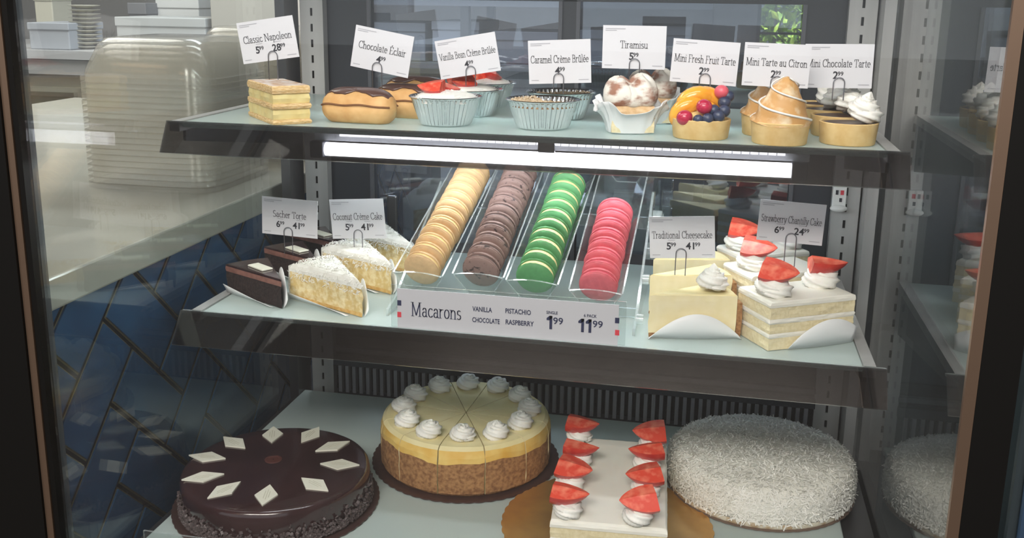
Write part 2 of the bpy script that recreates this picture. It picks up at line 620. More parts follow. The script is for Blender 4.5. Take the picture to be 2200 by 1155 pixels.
fr.box(wx0 + .015, wx1 - .015, 3.39, 3.43, wz0, wz0 + .015, BLACK).box(wx0 + .015, wx1 - .015, 3.39, 3.43, wz1 - .015, wz1, BLACK)
fr.box(wx0 + .015, wx1 - .015, 3.40, 3.42, .535, .545, BLACK)
fr.build('window_frame', win)
MB().box(wx0 + .015, wx1 - .015, 3.408, 3.412, wz0 + .015, wz1 - .015, FRONTGLASS).build('window_pane', win)
# shrub added behind that window, standing in for mirrored foliage
LEAF = mat('leaf', (.14, .28, .035), .5, c2=(.50, .62, .10), scale=7, lo=.4, hi=.6)
BARK = mat('bark', (.10, .07, .05), .8)
sh = thing('garden_shrub', 'sunlit green shrub outside the small kitchen window', 'shrub', (.98, 4.1, FLZ))
fo = MB()
for _ in range(5200):
    c = Vector((random.gauss(0, .28), random.gauss(.1, .16), random.uniform(.95, 1.75)))
    q = Matrix.Translation(c) @ Matrix.Rotation(random.uniform(0, 6.28), 4, 'Z') @ Matrix.Rotation(random.uniform(-1.2, 1.2), 4, 'X') @ Matrix.Rotation(random.uniform(0, 6.28), 4, 'Y')
    s_ = random.uniform(.016, .036)
    fo.add([(0, 0, -s_), (s_ * .5, .002, 0), (0, 0, s_), (-s_ * .5, .002, 0)], [(0, 1, 2, 3)], LEAF, q)
fo.build('foliage', sh)
st = MB()
for k in range(7):
    a = k * .9
    st.tube([(0, 0, 0), (.08 * math.cos(a), .08 * math.sin(a), .7), (.25 * math.cos(a), .16 * math.sin(a) + .1, 1.6)], [.02, .012, .004], BARK, 6)
st.build('stem', sh)

# unseen copper pendant lamps, added to give the fascias a warm reflection
WARM = emit_mat('warm_bulb_glow', (1.0, .60, .34), 4.5)
COPPER = mat('copper', (.62, .33, .20), .3, .9)
for k, (x_, y_) in enumerate(((-1.72, -1.65), (-.98, -2.6))):
    t = thing('pendant_lamp', ['copper pendant lamp over the shop floor close to the case', 'copper pendant lamp over the shop floor farther from the case'][k], 'lamp', (x_, y_, 1.95))
    MB().lathe([(.03, .16), (.05, .15), (.16, .08), (.25, 0), (.245, -.002), (.155, .075), (.045, .145), (.001, .146)], COPPER, 40).build('shade', t, 50)
    MB().lathe([(.235, .004), (.23, .012), (.001, .012)], WARM, 40).build('diffuser', t, 50)
    MB().tube([(0, 0, .15), (0, 0, .249)], .006, BLACK, 8).build('cord', t, 50)

# ------------------------------------------------------------------ tiled counter behind the left glass
TX = -.062
ctr = thing('service_counter', 'marble topped service counter with blue tiled side beside the display case', 'counter', (-.9, .9, FLZ))


def cpart(mb, name, **k):
    return mb.build(name, ctr, loc=(.9, -.9, -FLZ), **k)


CT0, CT1 = .327, .367
cpart(MB().box(-1.25, TX + .012, -.200, 1.55, CT0, CT1, MARBLE), 'worktop', bevel=.003)
cpart(MB().box(-1.20, TX - .006, -.195, 1.5, FLZ, CT0, GROUT), 'body')
tl = MB()
TLN, TWD, GAP = .1636, .0818, .0050


def clip_poly(poly, y0, y1, z0, z1):
    for ax, lim, sgn in ((0, y0, 1), (0, y1, -1), (1, z0, 1), (1, z1, -1)):
        out = []
        for i in range(len(poly)):
            a, b = poly[i], poly[(i + 1) % len(poly)]
            da, db = sgn * (a[ax] - lim), sgn * (b[ax] - lim)
            if da >= 0:
                out.append(a)
            if (da >= 0) != (db >= 0):
                t = da / (da - db)
                out.append((a[0] + (b[0] - a[0]) * t, a[1] + (b[1] - a[1]) * t))
        poly = out
        if len(poly) < 3:
            return []
    return poly


def tile(u0, u1, v0, v1):
    def poly(g):
        r2 = math.sqrt(.5)
        return [((u - v) * r2, -(u + v) * r2) for u, v in ((u0 + g, v0 + g), (u0 + g, v1 - g), (u1 - g, v1 - g), (u1 - g, v0 + g))]
    outer = clip_poly(poly(GAP / 2), -.195, 1.2, -.45, CT0)
    inner = clip_poly(poly(GAP / 2 + .0022), -.195, 1.2, -.45, CT0 - .0005)
    if len(outer) < 3:
        return
    tl.add([(TX - .001, p[0], p[1]) for p in outer], [tuple(range(len(outer)))], TILEEDGE)
    if len(inner) > 2:
        n = len(inner)
        tl.add([(TX - .001, p[0], p[1]) for p in inner] + [(TX + .0015, p[0], p[1]) for p in inner],
               [(i, (i + 1) % n, n + (i + 1) % n, n + i) for i in range(n)] + [tuple(range(n, 2 * n))], TILE)


# herringbone laid on the diagonal
for k in range(-16, 17):
    for i in range(-7, 8):
        u0, v0 = -.2546 + k * TWD + i * 2 * TLN, -.226 + k * TWD
        tile(u0, u0 + TLN, v0, v0 + TWD)
        tile(u0 + TLN, u0 + TLN + TWD, v0 - TWD, v0 + TWD)
cpart(tl, 'tile_facing')


# nested clear domes on the counter
def dome_mesh(w_, d_, h_):
    mb = MB()
    prof = [(1.0, 0), (1.0, .0078), (.955, .0082), (.94, .020), (.80, h_ * .82), (.72, h_ * .96), (.55, h_), (.0, h_ + .003)]

    def pt(k, z, a):
        c, s_ = math.cos(a), math.sin(a)
        e = .32
        return (w_ / 2 * k * math.copysign(abs(c) ** e, c), d_ / 2 * k * math.copysign(abs(s_) ** e, s_), z)
    rows = [[pt(k, z, 2 * pi * (j + .5) / 48) for j in range(48)] for k, z in prof[:-1]]
    mb.grid(rows, DOMEPL, True, None, False, True)
    return mb.mesh('cake_dome', 40)


dm = dome_mesh(.245, .245, .072)
for bi, (bx, by, n, lab) in enumerate(((-.232, .42, 19, 'nearer'), (-.21, .745, 20, 'farther'))):
    for k in range(n):
        o = link('cake_dome', dm, None, (bx, by, CT1 + .0004 + k * .0098))
        if k == n - 1:
            tag(o, f'clear plastic cake dome topmost of the {lab} stack on the counter', 'cake dome', f'cake domes stacked on the counter, {lab} stack')
        else:
            tag(o, f'clear plastic cake dome nested inside the {lab} stack on the counter', 'cake dome', f'cake domes stacked on the counter, {lab} stack')

# ------------------------------------------------------------------ kitchen beyond
KY = 2.0
kc = thing('kitchen_unit', 'pale topped kitchen unit with brown front far behind the counter', 'kitchen unit', (-1.6, KY + .3, FLZ))
KZ = .478
KTOP = mat('pale_worktop', (.45, .45, .46), .3)
KBROWN = mat('brown_front', (.13, .10, .075), .5)
KSTEEL = mat('steel_front', (.30, .29, .26), .35, .6)
MB().box(-1.3, .75, -.32, .35, KZ - FLZ - .03, KZ - FLZ, KTOP).build('worktop', kc)
MB().box(-1.3, .75, -.31, -.25, KZ - FLZ - .085, KZ - FLZ - .031, mat('pale_rail', (.36, .36, .36), .4)).build('front_rail', kc)
MB().box(-1.3, .75, -.30, .33, 0, KZ - FLZ - .086, KSTEEL).build('body', kc)
for k, (a, b) in enumerate(((-1.29, -.50), (-.48, .10), (.12, .74))):
    d = MB().box(a, b, -.312, -.301, .25, KZ - FLZ - .13, KSTEEL).build('door', kc)
    MB().box(a + .05, b - .05, -.335, -.313, KZ - FLZ - .16, KZ - FLZ - .145, CHROME).build('handle', d)
for k in range(11):
    p = at_y(184, 60, KY + .12)
    mb = MB().lathe([(.025, 0), (.03, .003), (.055, .009), (.056, .011), (.03, .005), (.0005, .004)], mat('saucer', (.62, .60, .52), .25), 32)
    o = mb.build('saucer', None, 40, (p.x, KY + .12, KZ + .0005 + .0145 * k)) if k == 0 else link('saucer', bpy.data.meshes['saucer'], None, (p.x, KY + .12, KZ + .0005 + .0145 * k))
    tag(o, 'small cream saucer topmost of the stack on the far kitchen unit' if k == 10 else 'small cream saucer within the stack on the far kitchen unit', 'saucer', 'saucers stacked on the far kitchen unit')


def carton(name, label, px0, px1, pyt, y, base, dep, col, cat='box', flap=True):
    a, b = at_y(px0, pyt, y), at_y(px1, pyt, y)
    h = a.z - base
    t = thing(name, label, cat, ((a.x + b.x) / 2, y, base + .0006))
    hw = abs(b.x - a.x) / 2
    m = mat('carton_%d' % len(MATS), col, .6)
    MB().box(-hw, hw, 0, dep, 0, h, m).build('body', t, bevel=.004)
    MB().box(-hw - .003, hw + .003, -.004, dep + .003, h - .25 * h, h + .003, m).build('lid', t, bevel=.003)
    return t


carton('storage_box', 'pale grey lidded box beside the saucer stack on the far kitchen unit', 60, 146, 50, KY + .02, KZ, .2, (.36, .38, .42))
carton('storage_box', 'taller beige box standing behind the grey box on the far kitchen unit', 70, 108, -30, KY + .28, KZ, .12, (.50, .48, .40))
carton('paper_tray', 'low white tray on the far kitchen unit past the saucers', 248, 440, 38, KY + .05, KZ, .25, (.45, .46, .46), 'tray')
carton('equipment_box', 'dark boxy kitchen appliance with white top near the paper tray', 275, 312, 8, KY + .32, KZ, .1, (.16, .16, .17), 'appliance')
carton('receipt_printer', 'white boxy printer behind the paper tray on the far kitchen unit', 335, 425, -10, KY + .40, KZ, .12, (.55, .55, .54), 'printer')
carton('wall_cupboard', 'tall pale cupboard standing at the end of the far kitchen unit', 445, 640, -160, KY + .05, FLZ, .4, (.44, .42, .38), 'cupboard')

# storage rack seen through the rear pane
rk = thing('storage_rack', 'grey metal storage rack beyond the rear glass door', 'rack', (-.10, 2.5, FLZ))
RX0, RX1 = -.75, .75
for sx in (RX0, -.12, RX1 - .03):
    for sy in (-.2, .2):
        MB().box(sx, sx + .03, sy - .015, sy + .015, 0, 2.2, DARKSTEEL).build('post', rk)
rz = [.75, .98, 1.20, 1.42, 1.64]
for z in rz:
    MB().box(RX0, RX1, -.22, .22, z - .02, z, mat('rack_shelf', (.16, .17, .19), .4)).build('shelf', rk)
grey = [(.30, .32, .36), (.22, .24, .27), (.40, .42, .45), (.35, .33, .32), (.16, .17, .2)]
for iz, z in enumerate(rz[:4]):
    x = RX0 + .05
    k = 0
    while x < RX1 - .25:
        wd = random.uniform(.16, .24)
        t = thing('carton', ['grey carton on the %s shelf of the storage rack, %s from its left end' % (['lowest', 'second lowest', 'middle', 'second highest'][iz], ['first', 'second', 'third', 'fourth', 'fifth', 'sixth', 'seventh'][k])][0], 'carton', (-.10 + x + wd / 2, 2.5, FLZ + z + .001), 0, 'cartons on the storage rack')
        h = random.uniform(.10, .17)
        m = mat('rack_carton_%d' % random.randint(0, 4), random.choice(grey), .6)
        MB().box(-wd / 2, wd / 2, -.17, .15, 0, h, m).build('body', t, bevel=.004)
        MB().box(-wd / 2 - .002, wd / 2 + .002, -.174, .154, h - .03, h + .002, m).build('lid', t, bevel=.003)
        x += wd + random.uniform(.01, .05)
        k += 1

# neighbouring cabinet beyond the right glass
nb = thing('neighbouring_cabinet', 'dark blue grey cabinet close behind the right glass', 'cabinet', (1.30, .2, FLZ))
MB().box(-.25, .25, -.20, .6, 0, 1.75, mat('cabinet_paint', (.045, .058, .066), .35)).build('body', nb, bevel=.006)
MB().box(-.265, -.252, -.14, .5, .1, 1.6, mat('cabinet_panel', (.06, .078, .085), .3)).build('door', nb, bevel=.004)
MB().box(-.276, -.266, -.10, -.085, .9, 1.2, STEEL).build('handle', nb, bevel=.003)
MB().box(-.24, .24, -.212, -.201, .1, 1.6, mat('cabinet_front', (.05, .09, .16), .3)).build('front_panel', nb, bevel=.004)

# ------------------------------------------------------------------ the display case
case = thing('display_case', 'dark framed refrigerated glass display case holding all the cakes', 'display case', (.45, .1, FLZ))
CO = (-.45, -.1, -FLZ)


def cs(mb, name, parent=None, **k):
    return mb.build(name, parent or case, loc=CO if parent is None else (0, 0, 0), **k)


GXL, GXR, YF, YB, ZT = -.026, .9355, -.226, .425, 1.0
cs(MB().box(-.05, .96, -.229, .46, FLZ, -.0755, BLACK), 'base')
cs(MB().box(GXL - .003, GXL + .003, YF, YB, -.075, ZT, GLASS), 'side_glass')
cs(MB().box(GXR - .003, GXR + .003, YF, YB, -.075, ZT, GLASS), 'side_glass')
cs(MB().box(-.023, .932, -.236, -.233, -.075, ZT, FRONTGLASS), 'front_glass')
# front frame: black jambs with a bronze strip
FY = -.245
cs(MB().box(-.16, -.0395, FY - .005, FY + .015, FLZ, ZT + .1, BLACK), 'jamb')
cs(MB().box(-.0390, -.0305, FY - .002, FY + .014, FLZ, ZT, BRONZE), 'jamb_strip')
cs(MB().box(-.0300, -.0235, FY, FY + .014, FLZ, ZT, BLACK), 'inner_jamb')
cs(MB().box(-.0520, -.0335, FY + .018, FY + .036, -.075, ZT, GREYFRAME), 'gasket')
cs(MB().box(.9330, .966, FY - .002, FY + .010, FLZ, ZT + .1, BLACK), 'jamb')
cs(MB().box(.9223, .9325, FY - .003, FY + .003, FLZ, ZT, BRONZE), 'jamb_strip')
cs(MB().box(-.16, .966, FY - .005, FY + .05, ZT + .001, ZT + .1, BLACK), 'header')
# back: dark mullions and two smoked panes
yb = .43
bk = MB()
P = lambda px, py: at_y(px, py, yb)
xa, xb, xc, xd = P(790, 10).x, P(1210, 10).x, P(1240, 10).x, P(1735, 10).x
bk.box(.015, xa, yb, yb + .03, -.075, ZT, DARKBACK).box(xb, xc, yb, yb + .03, .17, ZT, DARKBACK).box(xd, .93, yb, yb + .03, -.075, ZT, DARKBACK)
bk.box(xa, xd, yb, yb + .03, -.075, .17, DARKBACK)
bk.box(xa, xd, yb, yb + .03, P(1000, 0).z, ZT, DARKBACK)
cs(bk, 'back_frame')
for x in (xa, xb - .006, xc, xd - .006):
    cs(MB().box(x, x + .006, yb - .006, yb - .0005, .17, P(1000, 0).z, GREYFRAME), 'door_trim')
zt_ = P(1000, 0).z
for a, b, m_ in ((xa, xb, PALESMOKED), (xc, xd, SMOKED)):
    pn = cs(MB().box(a, b, yb + .010, yb + .014, .17, zt_, m_), 'rear_door_glass')
hp = P(845, 455)
cs(MB().box(hp.x - .009, hp.x + .009, yb - .008, yb - .001, hp.z - .045, hp.z + .03, DARKSTEEL), 'pull', bevel=.003)
# slotted uprights
SLZ = .0254


def upright(x, y):
    mb = MB()
    hw = .020
    zlo, zhi = -.02, .95
    mb.box(x - hw, x - .002, y, y + .002, zlo, zhi, STEEL).box(x + .002, x + hw, y, y + .002, zlo, zhi, STEEL)
    z = zlo
    while z < zhi - SLZ:
        mb.box(x - .002, x + .002, y, y + .002, z, z + SLZ - .0125, STEEL)
        z += SLZ
    mb.box(x - hw, x - hw + .002, y + .002, y + .018, zlo, zhi, STEEL).box(x + hw - .002, x + hw, y + .002, y + .018, zlo, zhi, STEEL)
    mb.box(x - .004, x + .004, y + .004, y + .006, zlo, zhi, BLACK)
    cs(mb, 'upright')


upright(.0277, .405)
upright(.889, .405)
cs(MB().box(.912, .928, .36, .425, -.02, .95, STEEL), 'upright_flange')
cs(MB().box(-.020, -.004, .37, .425, -.02, .95, DARKSTEEL), 'upright_flange')
# deck
cs(MB().box(-.004, .886, -.128, .396, -.010, -.0003, SHELF), 'deck', bevel=.002)
for a_, b_ in ((-.022, -.0045), (.8865, .929)):
    cs(MB().box(a_, b_, -.11, .42, -.074, -.012, DARKSTEEL), 'gutter')
cs(MB().box(.010, .90, -.1365, -.1335, -.045, .0255, ACR, edge=ACREDGE), 'deck_fascia')
# vent grille along the back
TOOTH = mat('grille_grey', (.24, .24, .26), .4)
gr = MB()
gr.box(.05, .87, .415, .425, 0, .10, BLACK).box(.05, .87, .400, .414, .050, .066, DARKBACK).box(.05, .87, .404, .414, .074, .082, GREYFRAME)
x = .06
while x < .865:
    gr.box(x, x + .0060, .398, .410, .001, .050, TOOTH)
    x += .0128
cs(gr, 'vent_grille')
# led under shelf one, and the lamp at the case's head
LEDM = emit_mat('led', (.93, .97, 1.0), LED_STRENGTH)
LEDM2 = emit_mat('led_row', (.93, .97, 1.0), LED_STRENGTH * .45)
TOPM = emit_mat('head_led', (.95, .98, 1.0), TOP_STRENGTH)
LZ = .4725
lf = thing('led_light', 'white LED light tube fixed beneath the upper shelf', 'light', (.465, .175, LZ))


def lamp_tube(mb, x0, x1, r, z, y, m):
    mb.tube([(x0, y, z), (x1, y, z)], r, m, 16)
    return mb


lamp_tube(MB(), -.322, .326, .0098, 0, 0, LEDM).build('diffuser', lf, 40)
lr = MB()
for k in range(54):
    xx = -.30 + k * .0114
    lr.box(xx, xx + .0098, -.004, .000, .0195, .0245, LEDM2)
lr.build('diode_row', lf)
MB().box(-.34, .345, .001, .022, .012, .030, mat('lamp_housing', (.55, .57, .6), .35)).build('housing', lf)
for s_ in (-1, 1):
    MB().box(s_ * .333 - .010, s_ * .333 + .010, -.012, .012, -.012, .012, mat('lamp_cap', (.05, .055, .08), .4)).build('end_cap', lf, bevel=.002)
MB().box(-.012, .012, -.012, .02, .010, .030, CHROME).build('clip', lf, bevel=.002)
MB().box(-.36, .36, .002, .020, .0305, .0450, DARKSTEEL).build('bracket', lf)
hl = cs(MB().box(.02, .88, -.205, -.145, .958, .972, GREYFRAME), 'head_lamp_housing')
cs(MB().box(.05, .85, -.195, -.155, .950, .957, TOPM), 'head_lamp')


# ------------------------------------------------------------------ shelves
def shelf(name, label, z, y0, xl, xr, dy, dz, brackets=True):
    t = thing(name, label, 'shelf', (.45, .2, z))
    o = (-.45, -.2, 0)
    MB().box(xl, xr, y0 + .006, .396, -.007, 0, SHELF).build('glass_panel', t, loc=o, bevel=.0015)
    for s_, x in ((-1, xl - .0155), (1, xr + .0005)):
        mb = MB()
        mb.box(x, x + .014, y0 + .003, .398, -.012, .001, STEEL)
        vs = [(x + .003, y0 + .03, -.013), (x + .003, .40, -.013), (x + .003, .40, -.085), (x + .003, y0 + .03, -.028)]
        vs += [(p[0] + .004, p[1], p[2]) for p in vs]
        mb.add(vs, [(0, 1, 2, 3), (7, 6, 5, 4), (0, 4, 5, 1), (1, 5, 6, 2), (2, 6, 7, 3), (3, 7, 4, 0)], DARKSTEEL)
        mb.build('bracket', t, loc=o)
    # sloping fascia of smoked acrylic
    ang = math.atan2(dy, dz)
    ln = math.hypot(dy, dz)
    M = Matrix.Translation((0, y0, .001)) @ Matrix.Rotation(-ang, 4, 'X')
    MB().box(0, .90, -.003, 0, -ln, 0, SMOKEACR, M, edge=ACREDGE).build('fascia', t, loc=o)
    M2 = Matrix.Translation((0, y0, .001))
    MB().box(0, .90, 0, .0055, -.003, 0, ACREDGE, M2).build('fascia_lip', t, loc=o)
    return t


shelf('upper_shelf', 'upper shelf carrying tarts and custard cups with the LED under it', Z1, 0.0, .016, .877, .0211, .0382)
shelf('lower_shelf', 'lower shelf carrying the cake slices and macarons above the whole cakes', Z2, .003, .0275, .875, .0277, .0393)

# small label clip on the right upright
lc = thing('label_clip', 'small white plastic label clip on the right slotted upright', 'label clip', (.8779, .4, .378))
MB().box(-.010, .010, -.004, .004, 0, .036, LABELW).build('holder', lc, bevel=.001)
MB().blob((0, -.005, .003), (.013, .007, .0055), LABELW).build('clip_foot', lc, 60)
lt = MB()
lt.box(-.006, -.002, -.0046, -.0042, .024, .031, INK).box(.001, .006, -.0046, -.0042, .024, .031, REDINK).box(.000, .004, -.0046, -.0042, .013, .019, INK)
lt.build('print', lc)


# ------------------------------------------------------------------ piping, fruit
def rosette_mesh(name, r, h, turns=1.9, lobes=6, seed=0, tip=.5):
    """a fluted rope of cream piped in a closing spiral that ends in a small peak"""
    rnd = random.Random(seed)
    ph = rnd.uniform(0, 6)
    mb = MB()
    n, k = 64, lobes * 6
    path, rad = [], []
    for i in range(n + 1):
        t = i / n
        a = ph + 2 * pi * turns * t
        q = r * (.56 * (1 - t) ** .8)
        path.append(Vector((q * math.cos(a), q * math.sin(a), h * (.26 + .50 * t ** 1.1 + (.10 * max(0, t - .85) / .15)))))
        rad.append(r * (.46 - .17 * t) * min(1, (t + .012) * 6) ** .7 * (1 if t < .9 else max(.12, 1 - (t - .9) / .1 * .9)))
    rows = []
    for i, p in enumerate(path):
        tg = (path[min(i + 1, n)] - path[max(i - 1, 0)]).normalized()
        u = tg.cross(Vector((0, 0, 1)))
        u = u.normalized() if u.length > .05 else Vector((1, 0, 0))
        v = u.cross(tg)
        row = []
        for j in range(k):
            a = 2 * pi * j / k
            w_ = 1 - .44 * abs(math.sin(lobes * .5 * (a + i * .17))) ** .8 + .14 + rnd.uniform(-.015, .015)
            c = p + (u * math.cos(a) + v * math.sin(a)) * rad[i] * w_
            row.append((c.x, c.y, max(c.z, 0)))
        rows.append(row)
    mb.grid(rows, CREAM, True, None, True, True)
    # the peak
    e = path[-1]
    pk = []
    for i in range(7):
        t = i / 6
        rr = r * .30 * (1 - t) ** .8 + .0004
        pk.append([(e.x + rr * math.cos(2 * pi * j / 24) * (1 + .18 * math.cos(5 * 2 * pi * j / 24 + 2 * t)) + .1 * r * t * t, e.y + rr * math.sin(2 * pi * j / 24) * (1 + .18 * math.cos(5 * 2 * pi * j / 24 + 2 * t)), e.z + h * (-.10 + tip * .5 * t)) for j in range(24)])
    mb.grid(pk, CREAM, True, None, True, True)
    return mb.mesh(name, 75)


ROS = [rosette_mesh('rosette', .0232, .024, 2.4, 6, i, .30 + .25 * (i == 1)) for i in range(3)]
ROSB = [rosette_mesh('rosette', .0250, .037, 2.6, 6, 10 + i, .5) for i in range(3)]
ROSW = [rosette_mesh('rosette', .0235, .027, 2.3, 6, 20 + i, -.2) for i in range(2)]
ROSL = [rosette_mesh('rosette', .0285, .027, 2.4, 6, 30 + i, -.3) for i in range(2)]


def strawberry_mesh(name, ln=.040, rad=.0165, a0=200, a1=340, seed=0):
    """a cut piece: axis along +x from the stem end to the tip; two flat cuts meet along the axis, skin outside"""
    rnd = random.Random(seed)
    mb = MB()
    n, k = 12, 12
    prof = []
    for i in range(n + 1):
        t = i / n
        r = rad * (max(0, 1 - t ** 2.1)) ** .75 * (1 - .10 * (1 - t) ** 4)
        prof.append((t * ln, max(r, .0006)))
    rows = []
    for x, r in prof:
        rows.append([(x, r * math.cos(math.radians(a0 + (a1 - a0) * j / k)), r * math.sin(math.radians(a0 + (a1 - a0) * j / k))) for j in range(k + 1)])
    mb.grid(rows, SKIN, False)
    ax_ = [(x, 0, r * .14) for x, r in prof]
    mb.grid([[a, rr[0]] for a, rr in zip(ax_, rows)], FLESH, False)
    mb.grid([[rr[-1], a] for a, rr in zip(ax_, rows)], FLESH, False)
    mb.add([ax_[0]] + rows[0], [tuple(range(len(rows[0]) + 1))[::-1]], FLESH)
    return mb.mesh(name, 35)


STRAW = [strawberry_mesh('strawberry', .046, .0225, 185 + d, 345 + d, i) for i, d in enumerate((0, -12, 14))]


def flakes(mb, pts, m, ln=(.004, .009), wd=.0011):
    for p, nrm in pts:
        nrm = Vector(nrm).normalized()
        d = Vector((random.gauss(0, 1), random.gauss(0, 1), random.gauss(0, 1)))
        d = (d - nrm * d.dot(nrm) * random.uniform(.6, 1.0)).normalized()
        s_ = d.cross(nrm)
        if s_.length < .1:
            continue
        s_.normalize()
        l_ = random.uniform(*ln)
        p = Vector(p)
        a = p - d * l_ / 2
        b = p + d * l_ / 2
        c = p + nrm * random.uniform(.0003, .0016)
        w_ = s_ * wd * random.uniform(.6, 1.2) / 2
        mb.add([a - w_, a + w_, c + w_, b + w_, b - w_, c - w_], [(0, 1, 2, 5), (5, 2, 3, 4)], m)
    return mb


def crumbs(mb, pts, m, s0, s1):
    for p in pts:
        q = Matrix.Translation(p) @ Matrix.Rotation(random.uniform(0, 6), 4, (random.random(), random.random(), random.random() + .01))
        a, b, c = (random.uniform(s0, s1) for _ in range(3))
        mb.box(-a, a, -b, b, -c, c, m, q)
    return mb


# ------------------------------------------------------------------ price cards
def price_card(px, y, name, prices, label, width=None, foot=None, wob=0):
    """px: the four corners seen in the photograph, met with the upright plane at depth y"""
    q = [at_y(a, b, y) for a, b in px]
    tlc, trc, brc, blc = q
    c = (tlc + trc + brc + blc) / 4
    w_ = ((trc - tlc).length + (brc - blc).length) / 2
    h_ = ((tlc - blc).length + (trc - brc).length) / 2
    dx = (trc - tlc) + (brc - blc)
    roll = math.atan2(dx.z, dx.x)
    t = thing('price_card', label, 'price card', (c.x, y, c.z))
    t.rotation_euler = (0, -roll, 0)
    MB().box(-w_ / 2, w_ / 2, 0, .0006, -h_ / 2, h_ / 2, CARD).build('card', t)
    lt = MB()
    nm = width or .80
    serif(lt, name, 0, -h_ * .02, h_ * .235, INK, w_ * nm)
    slots = [0] if len(prices) == 1 else [-.17 * w_, .17 * w_]
    for sx, pr in zip(slots, prices):
        wn = sans(lt, pr, sx - w_ * .035, -h_ * .285, h_ * .235, INK, .022)
        sans(lt, '99', sx - w_ * .035 + wn / 2 + w_ * .035, -h_ * .215, h_ * .13, INK, .014)
    fl = lt
    for a, b, z in ((-.46, -.14, .425), (-.46, -.28, .385)):
        fl.add([(w_ * a, -.0003, h_ * z - .0005), (w_ * b, -.0003, h_ * z - .0005), (w_ * b, -.0003, h_ * z + .0005), (w_ * a, -.0003, h_ * z + .0005)], [(0, 1, 2, 3)], FAINT)
    for a, b in ((-.46, -.34), (.30, .46)):
        z = -.42
        fl.add([(w_ * a, -.0003, h_ * z - .0005), (w_ * b, -.0003, h_ * z - .0005), (w_ * b, -.0003, h_ * z + .0005), (w_ * a, -.0003, h_ * z + .0005)], [(0, 1, 2, 3)], FAINT)
    if len(prices) == 2:
        for sx in slots:
            fl.add([(sx - .004, -.0003, -h_ * .07), (sx + .005, -.0003, -h_ * .07), (sx + .005, -.0003, -h_ * .055), (sx - .004, -.0003, -h_ * .055)], [(0, 1, 2, 3)], FAINT)
    lt.build('lettering', t)
    # wire holder: loop in front of the card, two legs going down into the cake
    fx, fz = foot
    legb = fz - c.z
    r = .0065
    lx = fx - c.x
    zc = -h_ * .38
    pts = [(lx - r, -.0022, legb), (lx - r, -.0022, zc)] + [(lx + r * math.cos(math.radians(a)), -.0022, zc + r * math.sin(math.radians(a))) for a in range(160, -1, -20)] + [(lx + r, -.0022, zc), (lx + r, -.0022, legb)]
    R = Matrix.Rotation(roll, 4, 'Y')
    wr = MB().tube([R @ Vector(p) for p in pts], .00065, WIRE, 6)
    pts2 = [(p[0], .0022, p[2] - .004) for p in pts[2:-2]]
    wr.tube([R @ Vector(p) for p in pts2], .00065, WIRE, 6)
    wr.build('wire_holder', t, 60)
    return t


def foot_at(px, py, y):
    p = at_y(px, py, y)
    return (p.x, p.z)


CARDS = [
    ([(508, 50), (629, 32), (642, 122), (523, 138)], .105, 'Classic Napoleon', ['5', '28'], 'white price card reading Classic Napoleon on a wire loop', .86, (590, 180)),
    ([(766, 52), (890, 80), (876, 167), (752, 142)], .11, 'Chocolate Éclair', ['4'], 'tilted white price card reading Chocolate Éclair', .82, (812, 195)),
    ([(933, 90), (1061, 67), (1078, 152), (948, 170)], .15, 'Vanilla Bean Crème Brûlée', ['4'], 'tilted white price card reading Vanilla Bean Crème Brûlée', .93, (1012, 185)),
    ([(1134, 88), (1268, 83), (1271, 178), (1137, 180)], .13, 'Caramel Crème Brûlée', ['4'], 'white price card reading Caramel Crème Brûlée', .93, (1200, 200)),
    ([(1296, 54), (1433, 56), (1428, 150), (1293, 146)], .13, 'Tiramisu', ['5'], 'white price card reading Tiramisu over the paper cup', .44, (1362, 175)),
    ([(1448, 82), (1592, 92), (1580, 186), (1438, 174)], .085, 'Mini Fresh Fruit Tarte', ['2'], 'white price card reading Mini Fresh Fruit Tarte', .92, (1512, 215)),
    ([(1602, 90), (1745, 97), (1735, 190), (1592, 183)], .062, 'Mini Tarte au Citron', ['2'], 'white price card reading Mini Tarte au Citron', .92, (1667, 190)),
    ([(1732, 94), (1880, 95), (1872, 190), (1724, 188)], .115, 'Mini Chocolate Tarte', ['2'], 'white price card reading Mini Chocolate Tarte, partly behind its neighbour', .92, (1799, 215)),
    ([(563, 421), (683, 432), (681, 513), (563, 500)], .165, 'Sacher Torte', ['6', '41'], 'white price card reading Sacher Torte among the dark cake slices', .60, (622, 545)),
    ([(709, 428), (823, 427), (830, 511), (713, 513)], .185, 'Coconut Crème Cake', ['5', '41'], 'white price card reading Coconut Crème Cake', .92, (771, 530)),
    ([(1395, 466), (1537, 464), (1535, 554), (1396, 554)], .105, 'Traditional Cheesecake', ['5', '41'], 'white price card reading Traditional Cheesecake', .92, (1461, 590)),
    ([(1634, 428), (1778, 440), (1764, 528), (1625, 514)], .125, 'Strawberry Chantilly Cake', ['6', '24'], 'white price card reading Strawberry Chantilly Cake', .92, (1694, 580)),
]
for px, y, nm, pr, lab, wd, ft in CARDS:
    price_card(px, y, nm, pr, lab, wd, foot_at(*ft, y))

